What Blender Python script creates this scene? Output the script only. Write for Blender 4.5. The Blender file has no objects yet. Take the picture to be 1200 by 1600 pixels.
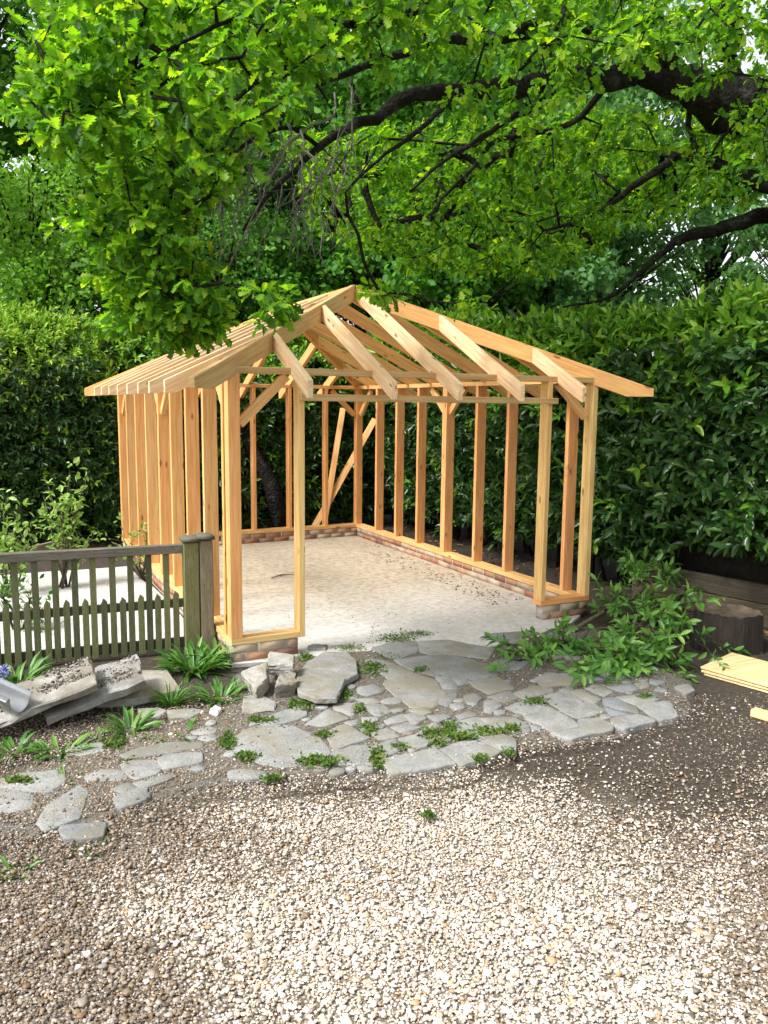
import bpy, bmesh, math, random
import numpy as np
from mathutils import Vector, Matrix
rng = np.random.default_rng(7); random.seed(7)
sc = bpy.context.scene; COL = sc.collection

# ------------------------------------------------------------------ camera
F_PX = 1249.0                                    # focal length in photo pixels (1200 x 1600)
CAM = np.array([-1.680, -5.908, 1.875])
Rv = np.array([0.892, -0.452, 0.011]); Fv = np.array([0.449, 0.884, -0.133])
Fv /= np.linalg.norm(Fv); Rv -= Fv*(Rv@Fv); Rv /= np.linalg.norm(Rv); Uv = np.cross(Rv, Fv)
cam = bpy.data.objects.new('camera', bpy.data.cameras.new('camera')); COL.objects.link(cam)
cam.matrix_world = Matrix([[Rv[i], Uv[i], -Fv[i], CAM[i]] for i in range(3)] + [[0, 0, 0, 1]])
cam.data.sensor_fit = 'VERTICAL'; cam.data.sensor_height = 32.0
cam.data.lens = F_PX/1600*32; cam.data.clip_end = 500; cam.data.clip_start = 0.05
sc.camera = cam
# ------------------------------------------------------------------ sky, sun, exposure
SUN = Vector((-0.62, -0.02, 0.78)).normalized()
w = bpy.data.worlds.new('World'); sc.world = w; w.use_nodes = True
nt = w.node_tree; bg = nt.nodes['Background']
sky = nt.nodes.new('ShaderNodeTexSky'); sky.sky_type = 'NISHITA'; sky.sun_disc = False
sky.sun_elevation = math.asin(SUN.z); sky.sun_rotation = math.atan2(SUN.x, SUN.y)
sky.air_density = 1.0; sky.dust_density = 3.0; sky.ozone_density = 1.0
hs = nt.nodes.new('ShaderNodeHueSaturation'); hs.inputs['Saturation'].default_value = 0.2
nt.links.new(sky.outputs[0], hs.inputs['Color']); nt.links.new(hs.outputs[0], bg.inputs[0])
bg.inputs[1].default_value = 0.15
sl = bpy.data.lights.new('sun', 'SUN'); sl.energy = 2.3; sl.angle = math.radians(14); sl.color = (1, .985, .96)
so = bpy.data.objects.new('sun', sl); COL.objects.link(so)
so.rotation_euler = SUN.to_track_quat('Z', 'Y').to_euler(); so.location = (-6, 2, 14)
sc.view_settings.view_transform = 'Standard'; sc.view_settings.look = 'None'
sc.view_settings.exposure = 1.15; sc.view_settings.gamma = 1

# ------------------------------------------------------------------ points from the photograph's perspective
def ray(x, y): return Fv + Rv*(x-600)/F_PX - Uv*(y-800)/F_PX
def atz(x, y, z): d = ray(x, y); return CAM + d*(z-CAM[2])/d[2]
def atd(x, y, s): return CAM + ray(x, y)*s
def pxof(P):
    d = np.asarray(P, float)-CAM; q = d@Fv
    return 600+F_PX*(d@Rv)/q, 800-F_PX*(d@Uv)/q, q
GZ = -0.17

def inpoly(pts, poly):
    x, y = pts[:, 0], pts[:, 1]; c = np.zeros(len(pts), bool); n = len(poly)
    for i in range(n):
        x0, y0 = poly[i]; x1, y1 = poly[(i+1) % n]
        hit = ((y0 > y) != (y1 > y)) & (x < (x1-x0)*(y-y0)/(y1-y0+1e-9)+x0); c ^= hit
    return c

# ------------------------------------------------------------------ materials
class NT:
    def __init__(s, name):
        s.m = bpy.data.materials.new(name); s.m.use_nodes = True; s.t = s.m.node_tree
        s.b = s.t.nodes['Principled BSDF']; s.out = s.t.nodes['Material Output']
    def n(s, typ, **k):
        nd = s.t.nodes.new('ShaderNode'+typ)
        for a, v in k.items():
            if a.startswith('i_'): nd.inputs[a[2:].replace('_', ' ')].default_value = v
            elif a.startswith('n_'): nd.inputs[int(a[2:])].default_value = v
            else: setattr(nd, a, v)
        return nd
    def l(s, a, b): s.t.links.new(a, b)
    def coord(s, scale=(1, 1, 1), kind='Object', rnd=False):
        tc = s.n('TexCoord'); mp = s.n('Mapping'); s.l(tc.outputs[kind], mp.inputs[0])
        mp.inputs['Scale'].default_value = scale
        if rnd:
            oi = s.n('ObjectInfo'); mu = s.n('Math', operation='MULTIPLY', n_1=37.0); s.l(oi.outputs['Random'], mu.inputs[0])
            cb = s.n('CombineXYZ')
            for i in range(3): s.l(mu.outputs[0], cb.inputs[i])
            s.l(cb.outputs[0], mp.inputs['Location'])
        return mp.outputs[0]
    def noise(s, vec, scale, detail=5, rough=.6):
        nd = s.n('TexNoise'); nd.inputs['Scale'].default_value = scale
        nd.inputs['Detail'].default_value = detail; nd.inputs['Roughness'].default_value = rough
        if vec is not None: s.l(vec, nd.inputs['Vector'])
        return nd.outputs[0]
    def ramp(s, fac, stops, interp='LINEAR'):
        r = s.n('ValToRGB'); r.color_ramp.interpolation = interp; e = r.color_ramp.elements
        while len(e) < len(stops): e.new(.5)
        for i, (p, c) in enumerate(stops): e[i].position = p; e[i].color = tuple(c)+(1,) if len(c) == 3 else c
        s.l(fac, r.inputs[0]); return r.outputs[0]
    def mix(s, fac, a, b, mode='MIX'):
        m = s.n('MixRGB', blend_type=mode)
        for k, v in ((0, fac), (1, a), (2, b)):
            if isinstance(v, (float, int)): m.inputs[k].default_value = v
            elif isinstance(v, tuple): m.inputs[k].default_value = v+(1,)
            else: s.l(v, m.inputs[k])
        return m.outputs[0]
    def bump(s, h, strength, dist=.01):
        b = s.n('Bump'); b.inputs['Strength'].default_value = strength; b.inputs['Distance'].default_value = dist
        s.l(h, b.inputs['Height']); s.l(b.outputs[0], s.b.inputs['Normal']); return b
    def col(s, c, rough=.8, spec=.3):
        if isinstance(c, tuple): s.b.inputs['Base Color'].default_value = c+(1,)
        else: s.l(c, s.b.inputs['Base Color'])
        s.b.inputs['Roughness'].default_value = rough; s.b.inputs['Specular IOR Level'].default_value = spec
        return s.m

def timber(name, a, b, c, knots=True):
    t = NT(name); v = t.coord((1.2, 22, 22), rnd=True)
    g = t.noise(v, 2.2, 6, .6); colr = t.ramp(g, [(.25, tuple(q*.82 for q in a)), (.42, a), (.55, b), (.75, c)])
    oi = t.n('ObjectInfo'); colr = t.mix(1.0, colr, oi.outputs['Color'], 'MULTIPLY')
    v3 = t.coord((.9, 3, 3), rnd=True); bl = t.noise(v3, 2.0, 3); colr = t.mix(t.ramp(bl, [(.4, (0,)*3), (.75, (.35,)*3)]), colr, (.62, .32, .12))
    if knots:
        v2 = t.coord((3.2, 9, 9), rnd=True); vo = t.n('TexVoronoi'); t.l(v2, vo.inputs['Vector']); vo.inputs['Scale'].default_value = 1
        k = t.ramp(vo.outputs['Distance'], [(.0, (1,)*3), (.09, (.75,)*3), (.15, (0,)*3)]); colr = t.mix(k, colr, (.20, .085, .03))
    t.bump(g, .25, .003); return t.col(colr, .62, .3)
M_FIR = timber('fir', (.70, .43, .19), (.80, .55, .28), (.86, .66, .39))
M_PLY = timber('ply', (.62, .47, .22), (.72, .58, .31), (.78, .66, .40), False)
def weathered(name, a, b, green, amt):
    t = NT(name); oi = t.n('ObjectInfo'); rv = t.ramp(oi.outputs['Random'], [(0, (.55, .58, .62)), (.5, (.95, .95, .95)), (1, (1.25, 1.2, 1.1))]); v = t.coord((2, 30, 30), rnd=True); g = t.noise(v, 2, 6, .7)
    c = t.ramp(g, [(.3, a), (.7, b)]); m = t.noise(t.coord((1, 1, 1), rnd=True), 4, 5, .7)
    c = t.mix(t.ramp(m, [(.42-amt*.3, (0,)*3), (.62-amt*.2, (amt,)*3)]), c, green)
    sp_ = t.noise(t.coord((6, 40, 40), rnd=True), 3, 6, .8); c = t.mix(t.ramp(sp_, [(.52, (0,)*3), (.64, (.7,)*3)]), c, tuple(q*.4 for q in a)); c = t.mix(1.0, c, rv, 'MULTIPLY'); t.bump(g, .6, .005); return t.col(c, .9, .15)
M_FENCE = weathered('fence_wood', (.10, .095, .055), (.25, .24, .175), (.12, .138, .052), .7)
M_RAIL = weathered('rail_wood', (.12, .105, .085), (.27, .24, .20), (.12, .13, .06), .35)
M_SLEEPER = weathered('sleeper_wood', (.055, .043, .032), (.17, .135, .10), (.07, .075, .035), .25)
M_GREYWOOD = weathered('grey_wood', (.2, .17, .12), (.36, .31, .23), (.2, .2, .1), .2)

def stone(name, a, b, stain, samt=.5, sc_=6, bump=.6, th=.5):
    t = NT(name); v = t.coord(rnd=True); n1 = t.noise(v, sc_, 8, .65); n2 = t.noise(v, sc_*9, 4, .7); n3 = t.noise(v, sc_*.45, 4, .6)
    c = t.ramp(n1, [(.3, a), (.7, b)]); c = t.mix(t.ramp(n2, [(.4, (.35,)*3), (.6, (0,)*3)]), c, tuple(x*.45 for x in a))
    c = t.mix(t.ramp(n3, [(th, (0,)*3), (th+.14, (samt,)*3)]), c, stain)
    oi = t.n('ObjectInfo'); c = t.mix(1.0, c, t.ramp(oi.outputs['Random'], [(0, (.82, .84, .88)), (.5, (1, .98, .94)), (1, (1.12, 1.1, 1.04))]), 'MULTIPLY')
    mx = t.mix(.5, n1, n2); t.bump(mx, bump, .016); return t.col(c, .88, .25)
M_PAVE = stone('paving', (.19, .195, .195), (.335, .34, .338), (.20, .185, .135), .7, 7, .9, .47)
M_CONC = stone('concrete_lump', (.24, .235, .22), (.41, .40, .38), (.17, .15, .10), .7, 6, .9, .46)
M_CONCD = stone('concrete_dirty', (.25, .248, .24), (.41, .405, .39), (.16, .14, .115), .8, 7, 1.0, .44)

def m_slab():
    t = NT('floor_concrete'); v = t.coord(); n1 = t.noise(v, 2.2, 8, .7); n2 = t.noise(v, 16, 6, .7); n3 = t.noise(v, 60, 4, .7)
    c = t.ramp(n1, [(.3, (.46, .45, .43)), (.7, (.60, .59, .56))])
    c = t.mix(t.ramp(n2, [(.38, (.5,)*3), (.58, (0,)*3)]), c, (.34, .31, .27))
    c = t.mix(t.ramp(n3, [(.32, (.5,)*3), (.45, (0,)*3)]), c, (.22, .20, .17))
    # dry earth trodden over the back half of the floor
    sp = t.n('SeparateXYZ'); t.l(v, sp.inputs[0]); a = t.n('Math', operation='MULTIPLY_ADD', n_1=2.6, n_2=0.0); t.l(n1, a.inputs[0])
    s2 = t.n('Math', operation='MULTIPLY_ADD', n_1=.22, n_2=0.0); t.l(sp.outputs[0], s2.inputs[0]); ad0 = t.n('Math', operation='ADD'); t.l(sp.outputs[1], ad0.inputs[0]); t.l(s2.outputs[0], ad0.inputs[1])
    ad = t.n('Math', operation='ADD'); t.l(ad0.outputs[0], ad.inputs[0]); t.l(a.outputs[0], ad.inputs[1])
    mr = t.n('MapRange', n_1=2.0, n_2=4.0); t.l(ad.outputs[0], mr.inputs[0])
    gx = t.n('MapRange', n_1=-.15, n_2=.15); t.l(sp.outputs[0], gx.inputs[0]); mm = t.n('Math', operation='MULTIPLY'); t.l(mr.outputs[0], mm.inputs[0]); t.l(gx.outputs[0], mm.inputs[1])
    mm2 = t.n('Math', operation='MULTIPLY', n_1=.75); t.l(mm.outputs[0], mm2.inputs[0])
    earth = t.ramp(n2, [(.3, (.19, .125, .07)), (.5, (.36, .27, .165)), (.7, (.49, .40, .275))])
    c = t.mix(mm2.outputs[0], c, earth)
    t.bump(t.mix(.5, n2, n3), .5, .008); return t.col(c, .9, .2)
M_SLAB = m_slab()

def m_ground():
    t = NT('earth'); v = t.coord(); n1 = t.noise(v, 3, 8, .7); n2 = t.noise(v, 30, 6, .75); n0 = t.noise(v, .9, 3)
    vo = t.n('TexVoronoi'); t.l(v, vo.inputs['Vector']); vo.inputs['Scale'].default_value = 75
    soil = t.ramp(n2, [(.3, (.022, .017, .012)), (.55, (.06, .048, .036)), (.75, (.12, .10, .08))])
    sepc = t.n('SeparateColor'); t.l(vo.outputs['Color'], sepc.inputs[0])
    grav = t.ramp(sepc.outputs[0], [(0, (.24, .19, .14)), (.4, (.40, .33, .24)), (.75, (.52, .46, .37)), (1, (.6, .55, .47))])
    grav = t.mix(t.ramp(vo.outputs['Distance'], [(.25, (0,)*3), (.6, (.75,)*3)]), grav, (.05, .04, .03))
    # driveway lies in front of the paving: y + 0.28 x < -2
    sp = t.n('SeparateXYZ'); t.l(v, sp.inputs[0])
    a = t.n('Math', operation='MULTIPLY_ADD', n_1=.28); t.l(sp.outputs[0], a.inputs[0]); t.l(sp.outputs[1], a.inputs[2])
    nz = t.n('Math', operation='MULTIPLY_ADD', n_1=1.0, n_2=-.5); t.l(n1, nz.inputs[0]); ad = t.n('Math', operation='ADD'); t.l(a.outputs[0], ad.inputs[0]); t.l(nz.outputs[0], ad.inputs[1])
    mr = t.n('MapRange', n_1=-2.05, n_2=-2.55); t.l(ad.outputs[0], mr.inputs[0])
    # bare wet soil by the plywood
    ds = t.n('VectorMath', operation='DISTANCE'); t.l(v, ds.inputs[0]); ds.inputs[1].default_value = (2.2, -2.4, 0)
    an = t.n('Math', operation='MULTIPLY_ADD', n_1=1.2, n_2=0.0); t.l(n1, an.inputs[0]); dd = t.n('Math', operation='ADD'); t.l(ds.outputs['Value'], dd.inputs[0]); t.l(an.outputs[0], dd.inputs[1])
    m2 = t.n('MapRange', n_1=1.6, n_2=2.6); t.l(dd.outputs[0], m2.inputs[0])
    mul = t.n('Math', operation='MULTIPLY'); t.l(mr.outputs[0], mul.inputs[0]); t.l(m2.outputs[0], mul.inputs[1])
    c = t.mix(mul.outputs[0], soil, grav)
    t.bump(t.mix(.5, n2, vo.outputs['Distance']), .8, .015); return t.col(c, .9, .25)
M_GROUND = m_ground()
def m_bed():
    t = NT('paving_bed'); v = t.coord(); n1 = t.noise(v, 5, 8, .7); n2 = t.noise(v, 45, 6, .75)
    c = t.ramp(n2, [(.3, (.05, .044, .036)), (.5, (.13, .116, .097)), (.7, (.28, .262, .235))])
    c = t.mix(t.ramp(n1, [(.52, (0,)*3), (.7, (.6,)*3)]), c, (.12, .105, .04))
    t.bump(n2, .9, .015); return t.col(c, .95, .2)
M_BED = m_bed()

def island(name, stops, rough=.6, spec=.4, trans=0.0, tcol=None, vein=False):
    """random colour per island; for leaves part of the light passes through"""
    t = NT(name); ge = t.n('NewGeometry'); c = t.ramp(ge.outputs['Random Per Island'], stops)
    t.col(c, rough, spec)
    if trans:
        tr = t.n('BsdfTranslucent'); mx = t.n('MixShader'); mx.inputs[0].default_value = trans
        if tcol: t.l(t.mix(1.0, c, tcol, 'MULTIPLY'), tr.inputs[0])
        else: t.l(c, tr.inputs[0])
        t.l(t.b.outputs[0], mx.inputs[1]); t.l(tr.outputs[0], mx.inputs[2]); t.l(mx.outputs[0], t.out.inputs[0])
    return t.m
M_OAK = island('oak_leaf', [(0, (.032, .11, .012)), (.45, (.085, .235, .016)), (.8, (.175, .37, .022)), (1, (.31, .47, .03))], .5, .3, .55, (1.7, 1.6, .45))
M_LAUREL = island('laurel_leaf', [(0, (.02, .06, .015)), (.6, (.04, .105, .022)), (1, (.075, .16, .03))], .30, .5, .2, (1.4, 1.5, .8))
M_LAURELN = island('laurel_new_sunlit_leaf', [(0, (.09, .25, .02)), (.6, (.17, .37, .03)), (1, (.29, .47, .05))], .36, .45, .35, (1.3, 1.3, .9))  # new growth, brightened so the tops hold sunlight in their colour
M_CLIPLIT = island('clipped_new_sunlit_leaf', [(0, (.15, .31, .03)), (.6, (.27, .46, .045)), (1, (.44, .58, .075))], .6, .2, .35, (1.2, 1.2, .8))  # paler leaf with sunlight on the hedge shoulder worked into its colour
M_CUT = island('cut_leaf', [(0, (.06, .17, .025)), (.6, (.11, .27, .045)), (1, (.22, .38, .07))], .35, .45, .3, (1.3, 1.3, .9))
M_FARL = island('far_leaf', [(0, (.045, .15, .02)), (.6, (.09, .25, .03)), (1, (.17, .36, .045))], .6, .3, .4, (1.4, 1.5, .8))
M_FARB = island('bluish_leaf', [(0, (.055, .16, .045)), (.6, (.10, .25, .065)), (1, (.18, .34, .09))], .6, .3, .35, (1.3, 1.4, .9))
M_FARY = island('pale_leaf', [(0, (.09, .22, .02)), (.6, (.15, .32, .03)), (1, (.23, .41, .05))], .6, .3, .45, (1.3, 1.4, .8))
M_PLANT = island('strap_leaf', [(0, (.04, .13, .02)), (.6, (.08, .21, .03)), (1, (.17, .31, .06))], .4, .4, .3, (1.3, 1.3, .8))
M_SHRUB = island('shrub_leaf', [(0, (.16, .32, .05)), (.6, (.27, .44, .09)), (1, (.42, .55, .2))], .4, .4, .4, (1.2, 1.2, .8))
M_MOSS = island('weed', [(0, (.05, .115, .018)), (.6, (.095, .18, .03)), (1, (.2, .21, .045))], .7, .2, .3)
M_LITTER = island('litter', [(0, (.05, .03, .018)), (.5, (.12, .07, .035)), (.85, (.24, .15, .07)), (1, (.34, .17, .05))], .8, .2)
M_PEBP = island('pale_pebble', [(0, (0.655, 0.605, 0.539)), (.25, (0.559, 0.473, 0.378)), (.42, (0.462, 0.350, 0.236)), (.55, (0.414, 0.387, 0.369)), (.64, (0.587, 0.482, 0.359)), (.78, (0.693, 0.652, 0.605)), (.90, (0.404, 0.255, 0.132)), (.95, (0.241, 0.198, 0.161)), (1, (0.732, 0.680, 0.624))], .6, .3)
M_PEBB = island('brown_shade_pebble', [(0, (.26, .20, .13)), (.2, (.14, .09, .05)), (.38, (.33, .29, .23)), (.5, (.075, .058, .045)), (.65, (.22, .15, .085)), (.78, (.40, .36, .32)), (.9, (.11, .085, .07)), (1, (.2, .115, .055))], .55, .4)  # brown of dirty gravel, darkened further to hold canopy shade
M_BRICK = island('brick', [(0, (.30, .12, .07)), (.2, (.38, .19, .11)), (.4, (.44, .31, .21)), (.6, (.48, .40, .29)), (.75, (.22, .105, .075)), (.9, (.42, .33, .24)), (1, (.33, .15, .09))], .9, .15)
def m_rough(name, a, b, scl=8, bump=.8, rough=.9, stretch=(1, 1, 1), spec=.2, dist=.02):
    t = NT(name); v = t.coord(stretch); n = t.noise(v, scl, 8, .7); t.bump(n, bump, dist); return t.col(t.ramp(n, [(.32, a), (.7, b)]), rough, spec)
M_MORTAR = m_rough('mortar', (.34, .31, .26), (.52, .48, .42), 20)
def m_bark():
    t = NT('oak_bark'); v = t.coord((1, 1, 1)); n1 = t.noise(v, 14, 8, .75); n2 = t.noise(v, 5, 6, .7); vo = t.n('TexVoronoi'); t.l(v, vo.inputs['Vector']); vo.inputs['Scale'].default_value = 26
    c = t.ramp(n1, [(.3, (.006, .0055, .005)), (.7, (.032, .029, .024))]); c = t.mix(t.ramp(n2, [(.52, (0,)*3), (.62, (.7,)*3)]), c, (.062, .066, .05))
    t.bump(t.mix(.5, n1, vo.outputs['Distance']), 1.0, .06); return t.col(c, .95, .1)
M_BARK = m_bark()
M_TWIG = m_rough('twig_bark', (.05, .042, .034), (.16, .145, .12), 30)
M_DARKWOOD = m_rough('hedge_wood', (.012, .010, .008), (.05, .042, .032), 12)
M_CUTBARK = m_rough('laurel_bark', (.05, .045, .03), (.13, .115, .075), 20)
M_STUMPBARK = m_rough('stump_bark', (.014, .011, .009), (.055, .042, .033), 10, 1.0, .75, (4, 4, .6), .35, .03)
M_STUMPTOP = m_rough('stump_top', (.04, .03, .022), (.19, .145, .10), 9, .8, .45, (1, 1, 1), .5)
M_PALECUT = m_rough('fresh_cut', (.55, .45, .28), (.72, .62, .43), 20)
M_LICHEN = m_rough('lichen_twig', (.09, .085, .07), (.27, .265, .22), 40)
M_METAL = m_rough('galvanised', (.42, .43, .44), (.55, .56, .57), 6, .1, .35, (1, 1, 1), .5); M_METAL.node_tree.nodes['Principled BSDF'].inputs['Metallic'].default_value = .7
M_FLOWER = m_rough('blue_petal', (.18, .2, .45), (.4, .42, .7), 20)
M_PAPER = m_rough('pale_chip', (.5, .5, .47), (.66, .65, .6), 20)

# ------------------------------------------------------------------ mesh helpers
def link(name, me, parent=None, base=(0, 0, 0)):
    o = bpy.data.objects.new(name, me); COL.objects.link(o)
    if parent is not None: o.parent = parent
    o.location = base if parent is None else (0, 0, 0)
    return o
def tag(o, label=None, cat=None, group=None, kind=None):
    if label: o['label'] = label
    if cat: o['category'] = cat
    if group: o['group'] = group
    if kind: o['kind'] = kind
    return o
def empty(name, loc, label, cat, group=None):
    o = bpy.data.objects.new(name, None); COL.objects.link(o); o.location = loc; o.empty_display_size = .1
    return tag(o, label, cat, group)
class Arr:
    """vertex / face arrays of one mesh, in world coordinates"""
    def __init__(s): s.v = []; s.lp = []; s.lt = []; s.mi = []; s.n = 0
    def add(s, V, faces, mi=0):
        V = np.asarray(V, float).reshape(-1, 3)
        lt = np.array([len(f) for f in faces]); lp = np.concatenate([np.asarray(f) for f in faces])+s.n
        s.v.append(V); s.lp.append(lp); s.lt.append(lt); s.mi.append(np.full(len(lt), mi)); s.n += len(V)
    def inst(s, tv, faces, M, T, mi=0):
        """copies of a template: M (n,3,3) columns = local axes, T (n,3)"""
        n = len(T); k = len(tv)
        if n == 0: return
        V = np.einsum('nij,kj->nki', M, tv)+T[:, None, :]
        lt1 = np.array([len(f) for f in faces]); lp1 = np.concatenate([np.asarray(f) for f in faces])
        lp = (lp1[None]+(np.arange(n)*k)[:, None]).reshape(-1)+s.n
        mi = np.repeat(np.broadcast_to(np.asarray(mi), (n,)), len(lt1))
        s.v.append(V.reshape(-1, 3)); s.lp.append(lp); s.lt.append(np.tile(lt1, n)); s.mi.append(mi); s.n += n*k
    def box(s, c, ax, ay, az, mi=0):
        c, ax, ay, az = map(lambda q: np.asarray(q, float), (c, ax, ay, az))
        V = [c+sx*ax+sy*ay+sz*az for sx in (-1, 1) for sy in (-1, 1) for sz in (-1, 1)]
        s.add(V, [(0, 1, 3, 2), (4, 6, 7, 5), (0, 4, 5, 1), (2, 3, 7, 6), (0, 2, 6, 4), (1, 5, 7, 3)], mi)
    def tube(s, pts, rad, sides=6, mi=0, cap=True, lump=0.0):
        P = np.asarray(pts, float); n = len(P); rad = np.broadcast_to(np.asarray(rad, float), (n,))
        T = np.gradient(P, axis=0); T /= np.linalg.norm(T, axis=1)[:, None]+1e-9
        ref = np.array([0, 0, 1.]) if abs(T[0][2]) < .9 else np.array([1., 0, 0])
        A = np.cross(T, ref); A /= np.linalg.norm(A, axis=1)[:, None]+1e-9; B = np.cross(T, A)
        an = np.arange(sides)*2*math.pi/sides
        rr = rad[:, None]*(1+lump*rng.standard_normal((n, sides))) if lump else np.repeat(rad[:, None], sides, 1)
        V = P[:, None]+rr[..., None]*(np.cos(an)[None, :, None]*A[:, None]+np.sin(an)[None, :, None]*B[:, None])
        fs = [(i*sides+j, i*sides+(j+1) % sides, (i+1)*sides+(j+1) % sides, (i+1)*sides+j) for i in range(n-1) for j in range(sides)]
        if cap: fs += [tuple(range(sides))[::-1], tuple((n-1)*sides+j for j in range(sides))]
        s.add(V.reshape(-1, 3), fs, mi)
    def build(s, name, mats, parent=None, smooth=False, base=None):
        me = bpy.data.meshes.new(name)
        off = np.array(parent.location if parent is not None and parent.type == 'EMPTY' else (parent.location if parent is not None else (base if base is not None else (0, 0, 0))))
        V = np.concatenate(s.v)-off; lp = np.concatenate(s.lp).astype(np.int32); lt = np.concatenate(s.lt)
        me.vertices.add(len(V)); me.vertices.foreach_set('co', V.astype(np.float32).ravel())
        me.loops.add(len(lp)); me.loops.foreach_set('vertex_index', lp)
        me.polygons.add(len(lt)); me.polygons.foreach_set('loop_start', np.concatenate([[0], np.cumsum(lt)[:-1]]).astype(np.int32))
        me.polygons.foreach_set('material_index', np.concatenate(s.mi).astype(np.int32))
        if smooth: me.polygons.foreach_set('use_smooth', np.ones(len(lt), dtype=bool))
        for m in (mats if isinstance(mats, (list, tuple)) else [mats]): me.materials.append(m)
        me.update(calc_edges=True)
        return link(name, me, parent, off if parent is None else (0, 0, 0))

def prism(name, poly, width, mat, axes, origin, parent, bev=.003):
    """polygon in (s, n) extruded by width; axes = (X along the stick, Y across, Z) so that the grain follows local X"""
    bm = bmesh.new(); h = width/2
    a = [bm.verts.new((p[0], -h, p[1])) for p in poly]; b = [bm.verts.new((p[0], h, p[1])) for p in poly]; n = len(poly)
    bm.faces.new(a[::-1]); bm.faces.new(b)
    for i in range(n): bm.faces.new((a[i], a[(i+1) % n], b[(i+1) % n], b[i]))
    bmesh.ops.recalc_face_normals(bm, faces=bm.faces)
    if bev: bmesh.ops.bevel(bm, geom=list(bm.edges), offset=bev, segments=1, affect='EDGES', profile=.5)
    me = bpy.data.meshes.new(name); bm.to_mesh(me); bm.free(); me.materials.append(mat)
    o = bpy.data.objects.new(name, me); COL.objects.link(o)
    org = np.asarray(origin, float)
    if parent is not None: o.parent = parent; org = org-np.array(parent.location)
    o.color = (1, 1, 1, 1)
    X, Y, Z = axes
    o.matrix_local = Matrix([[X[i], Y[i], Z[i], org[i]] for i in range(3)]+[[0, 0, 0, 1]])
    return o
def nrm(v): v = np.asarray(v, float); return v/np.linalg.norm(v)
def stick(name, p0, p1, wdt, hgt, mat, parent, side=(1, 0, 0), bev=.003):
    """rectangular stick from p0 to p1 on its axis; wdt along `side`, hgt across both"""
    p0, p1 = np.asarray(p0, float), np.asarray(p1, float); X = nrm(p1-p0); L = np.linalg.norm(p1-p0)
    Y = np.asarray(side, float); Y = nrm(Y-X*(X@Y)); Z = np.cross(X, Y); h = hgt/2
    return prism(name, [(0, -h), (L, -h), (L, h), (0, h)], wdt, mat, (X, Y, Z), p0, parent, bev)
def rand_rot(n, axis=None, normal=None, jit=.5):
    """frames (n,3,3): columns x (leaf width), y (leaf axis), z (leaf normal)"""
    y = axis/np.linalg.norm(axis, axis=1)[:, None]
    z = normal+jit*rng.standard_normal((n, 3)); z -= y*(z*y).sum(1)[:, None]; z /= np.linalg.norm(z, axis=1)[:, None]+1e-9
    x = np.cross(y, z); return np.stack([x, y, z], axis=2)

# leaf templates: y along the leaf, length 1; both halves folded up a little along the midrib
def leaf(edge, fold=.18, bend=.15):
    m = [(0, 0), (.0, .35), (0, .7), (0, 1)]
    def zz(x, y): return abs(x)*fold*2-bend*y*y
    mid = [(0, y, zz(0, y)) for _, y in m]
    Lh = [(-x, y, zz(x, y)) for x, y in edge]; Rh = [(x, y, zz(x, y)) for x, y in edge]
    V = np.array(mid+Lh+Rh); k = len(edge); a = list(range(4, 4+k)); b = list(range(4+k, 4+2*k))
    return V, [[0]+b+[3, 2, 1], [0, 1, 2, 3]+a[::-1]]
OAKV, OAKF = leaf([(.05, .10), (.17, .20), (.08, .30), (.26, .40), (.12, .50), (.34, .62), (.17, .72), (.28, .86), (.10, .95)])
OAKLV, OAKLF = leaf([(.17, .22), (.10, .34), (.32, .55), (.16, .68), (.26, .86)])
LAUV, LAUF = leaf([(.10, .15), (.18, .4), (.17, .65), (.08, .9)], .25, .22)
SMV, SMF = leaf([(.2, .3), (.24, .6), (.12, .9)], .2, .2)
FARV, FARF = leaf([(.3, .3), (.34, .65)], .2, .2)
STRV = np.array([(-.035, 0, 0), (.035, 0, 0), (-.05, .35, .0), (.05, .35, .0), (-.045, .7, -.06), (.045, .7, -.06), (0, 1, -.2), (0, .35, -.02), (0, .7, -.08), (0, 0, -.01)])
STRF = [[0, 9, 7, 2], [9, 1, 3, 7], [2, 7, 8, 4], [7, 3, 5, 8], [4, 8, 6], [8, 5, 6]]
def unit(n): v = rng.standard_normal((n, 3)); return v/np.linalg.norm(v, axis=1)[:, None]

# ================================================================== SETTING: ground, floor, patio, path
def sheet(name, poly, z, mat, thick=0, sub=0):
    bm = bmesh.new(); f = bm.faces.new([bm.verts.new((p[0], p[1], z)) for p in poly])
    bmesh.ops.recalc_face_normals(bm, faces=bm.faces)
    if f.normal.z < 0: f.normal_flip()
    if thick:
        r = bmesh.ops.extrude_face_region(bm, geom=[f])
        bmesh.ops.translate(bm, verts=[g for g in r['geom'] if isinstance(g, bmesh.types.BMVert)], vec=(0, 0, -thick))
        bmesh.ops.recalc_face_normals(bm, faces=bm.faces)
    me = bpy.data.meshes.new(name); bm.to_mesh(me); bm.free(); me.materials.append(mat)
    return tag(link(name, me), kind='structure')
sheet('ground', [(-90, -90), (90, -90), (90, 90), (-90, 90)], GZ, M_GROUND)
W, D, H, TH = 3.585, 5.287, 2.15, .12
def ragged(pts, amp=.03, step=.12):
    out = []
    for i, p in enumerate(pts):
        q = pts[(i+1) % len(pts)]; p = np.array(p[:2], float); q = np.array(q[:2], float); n = max(1, int(np.linalg.norm(q-p)/step))
        for k in range(n): out.append(p+(q-p)*k/n+rng.standard_normal(2)*amp*(1 if k else .4))
    return out
front = [atz(x, y, -.14)[:2] for x, y in ((466, 1030), (500, 1030), (560, 1030), (610, 1025), (700, 1060), (770, 1050), (850, 1020), (890, 975))]
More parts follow.
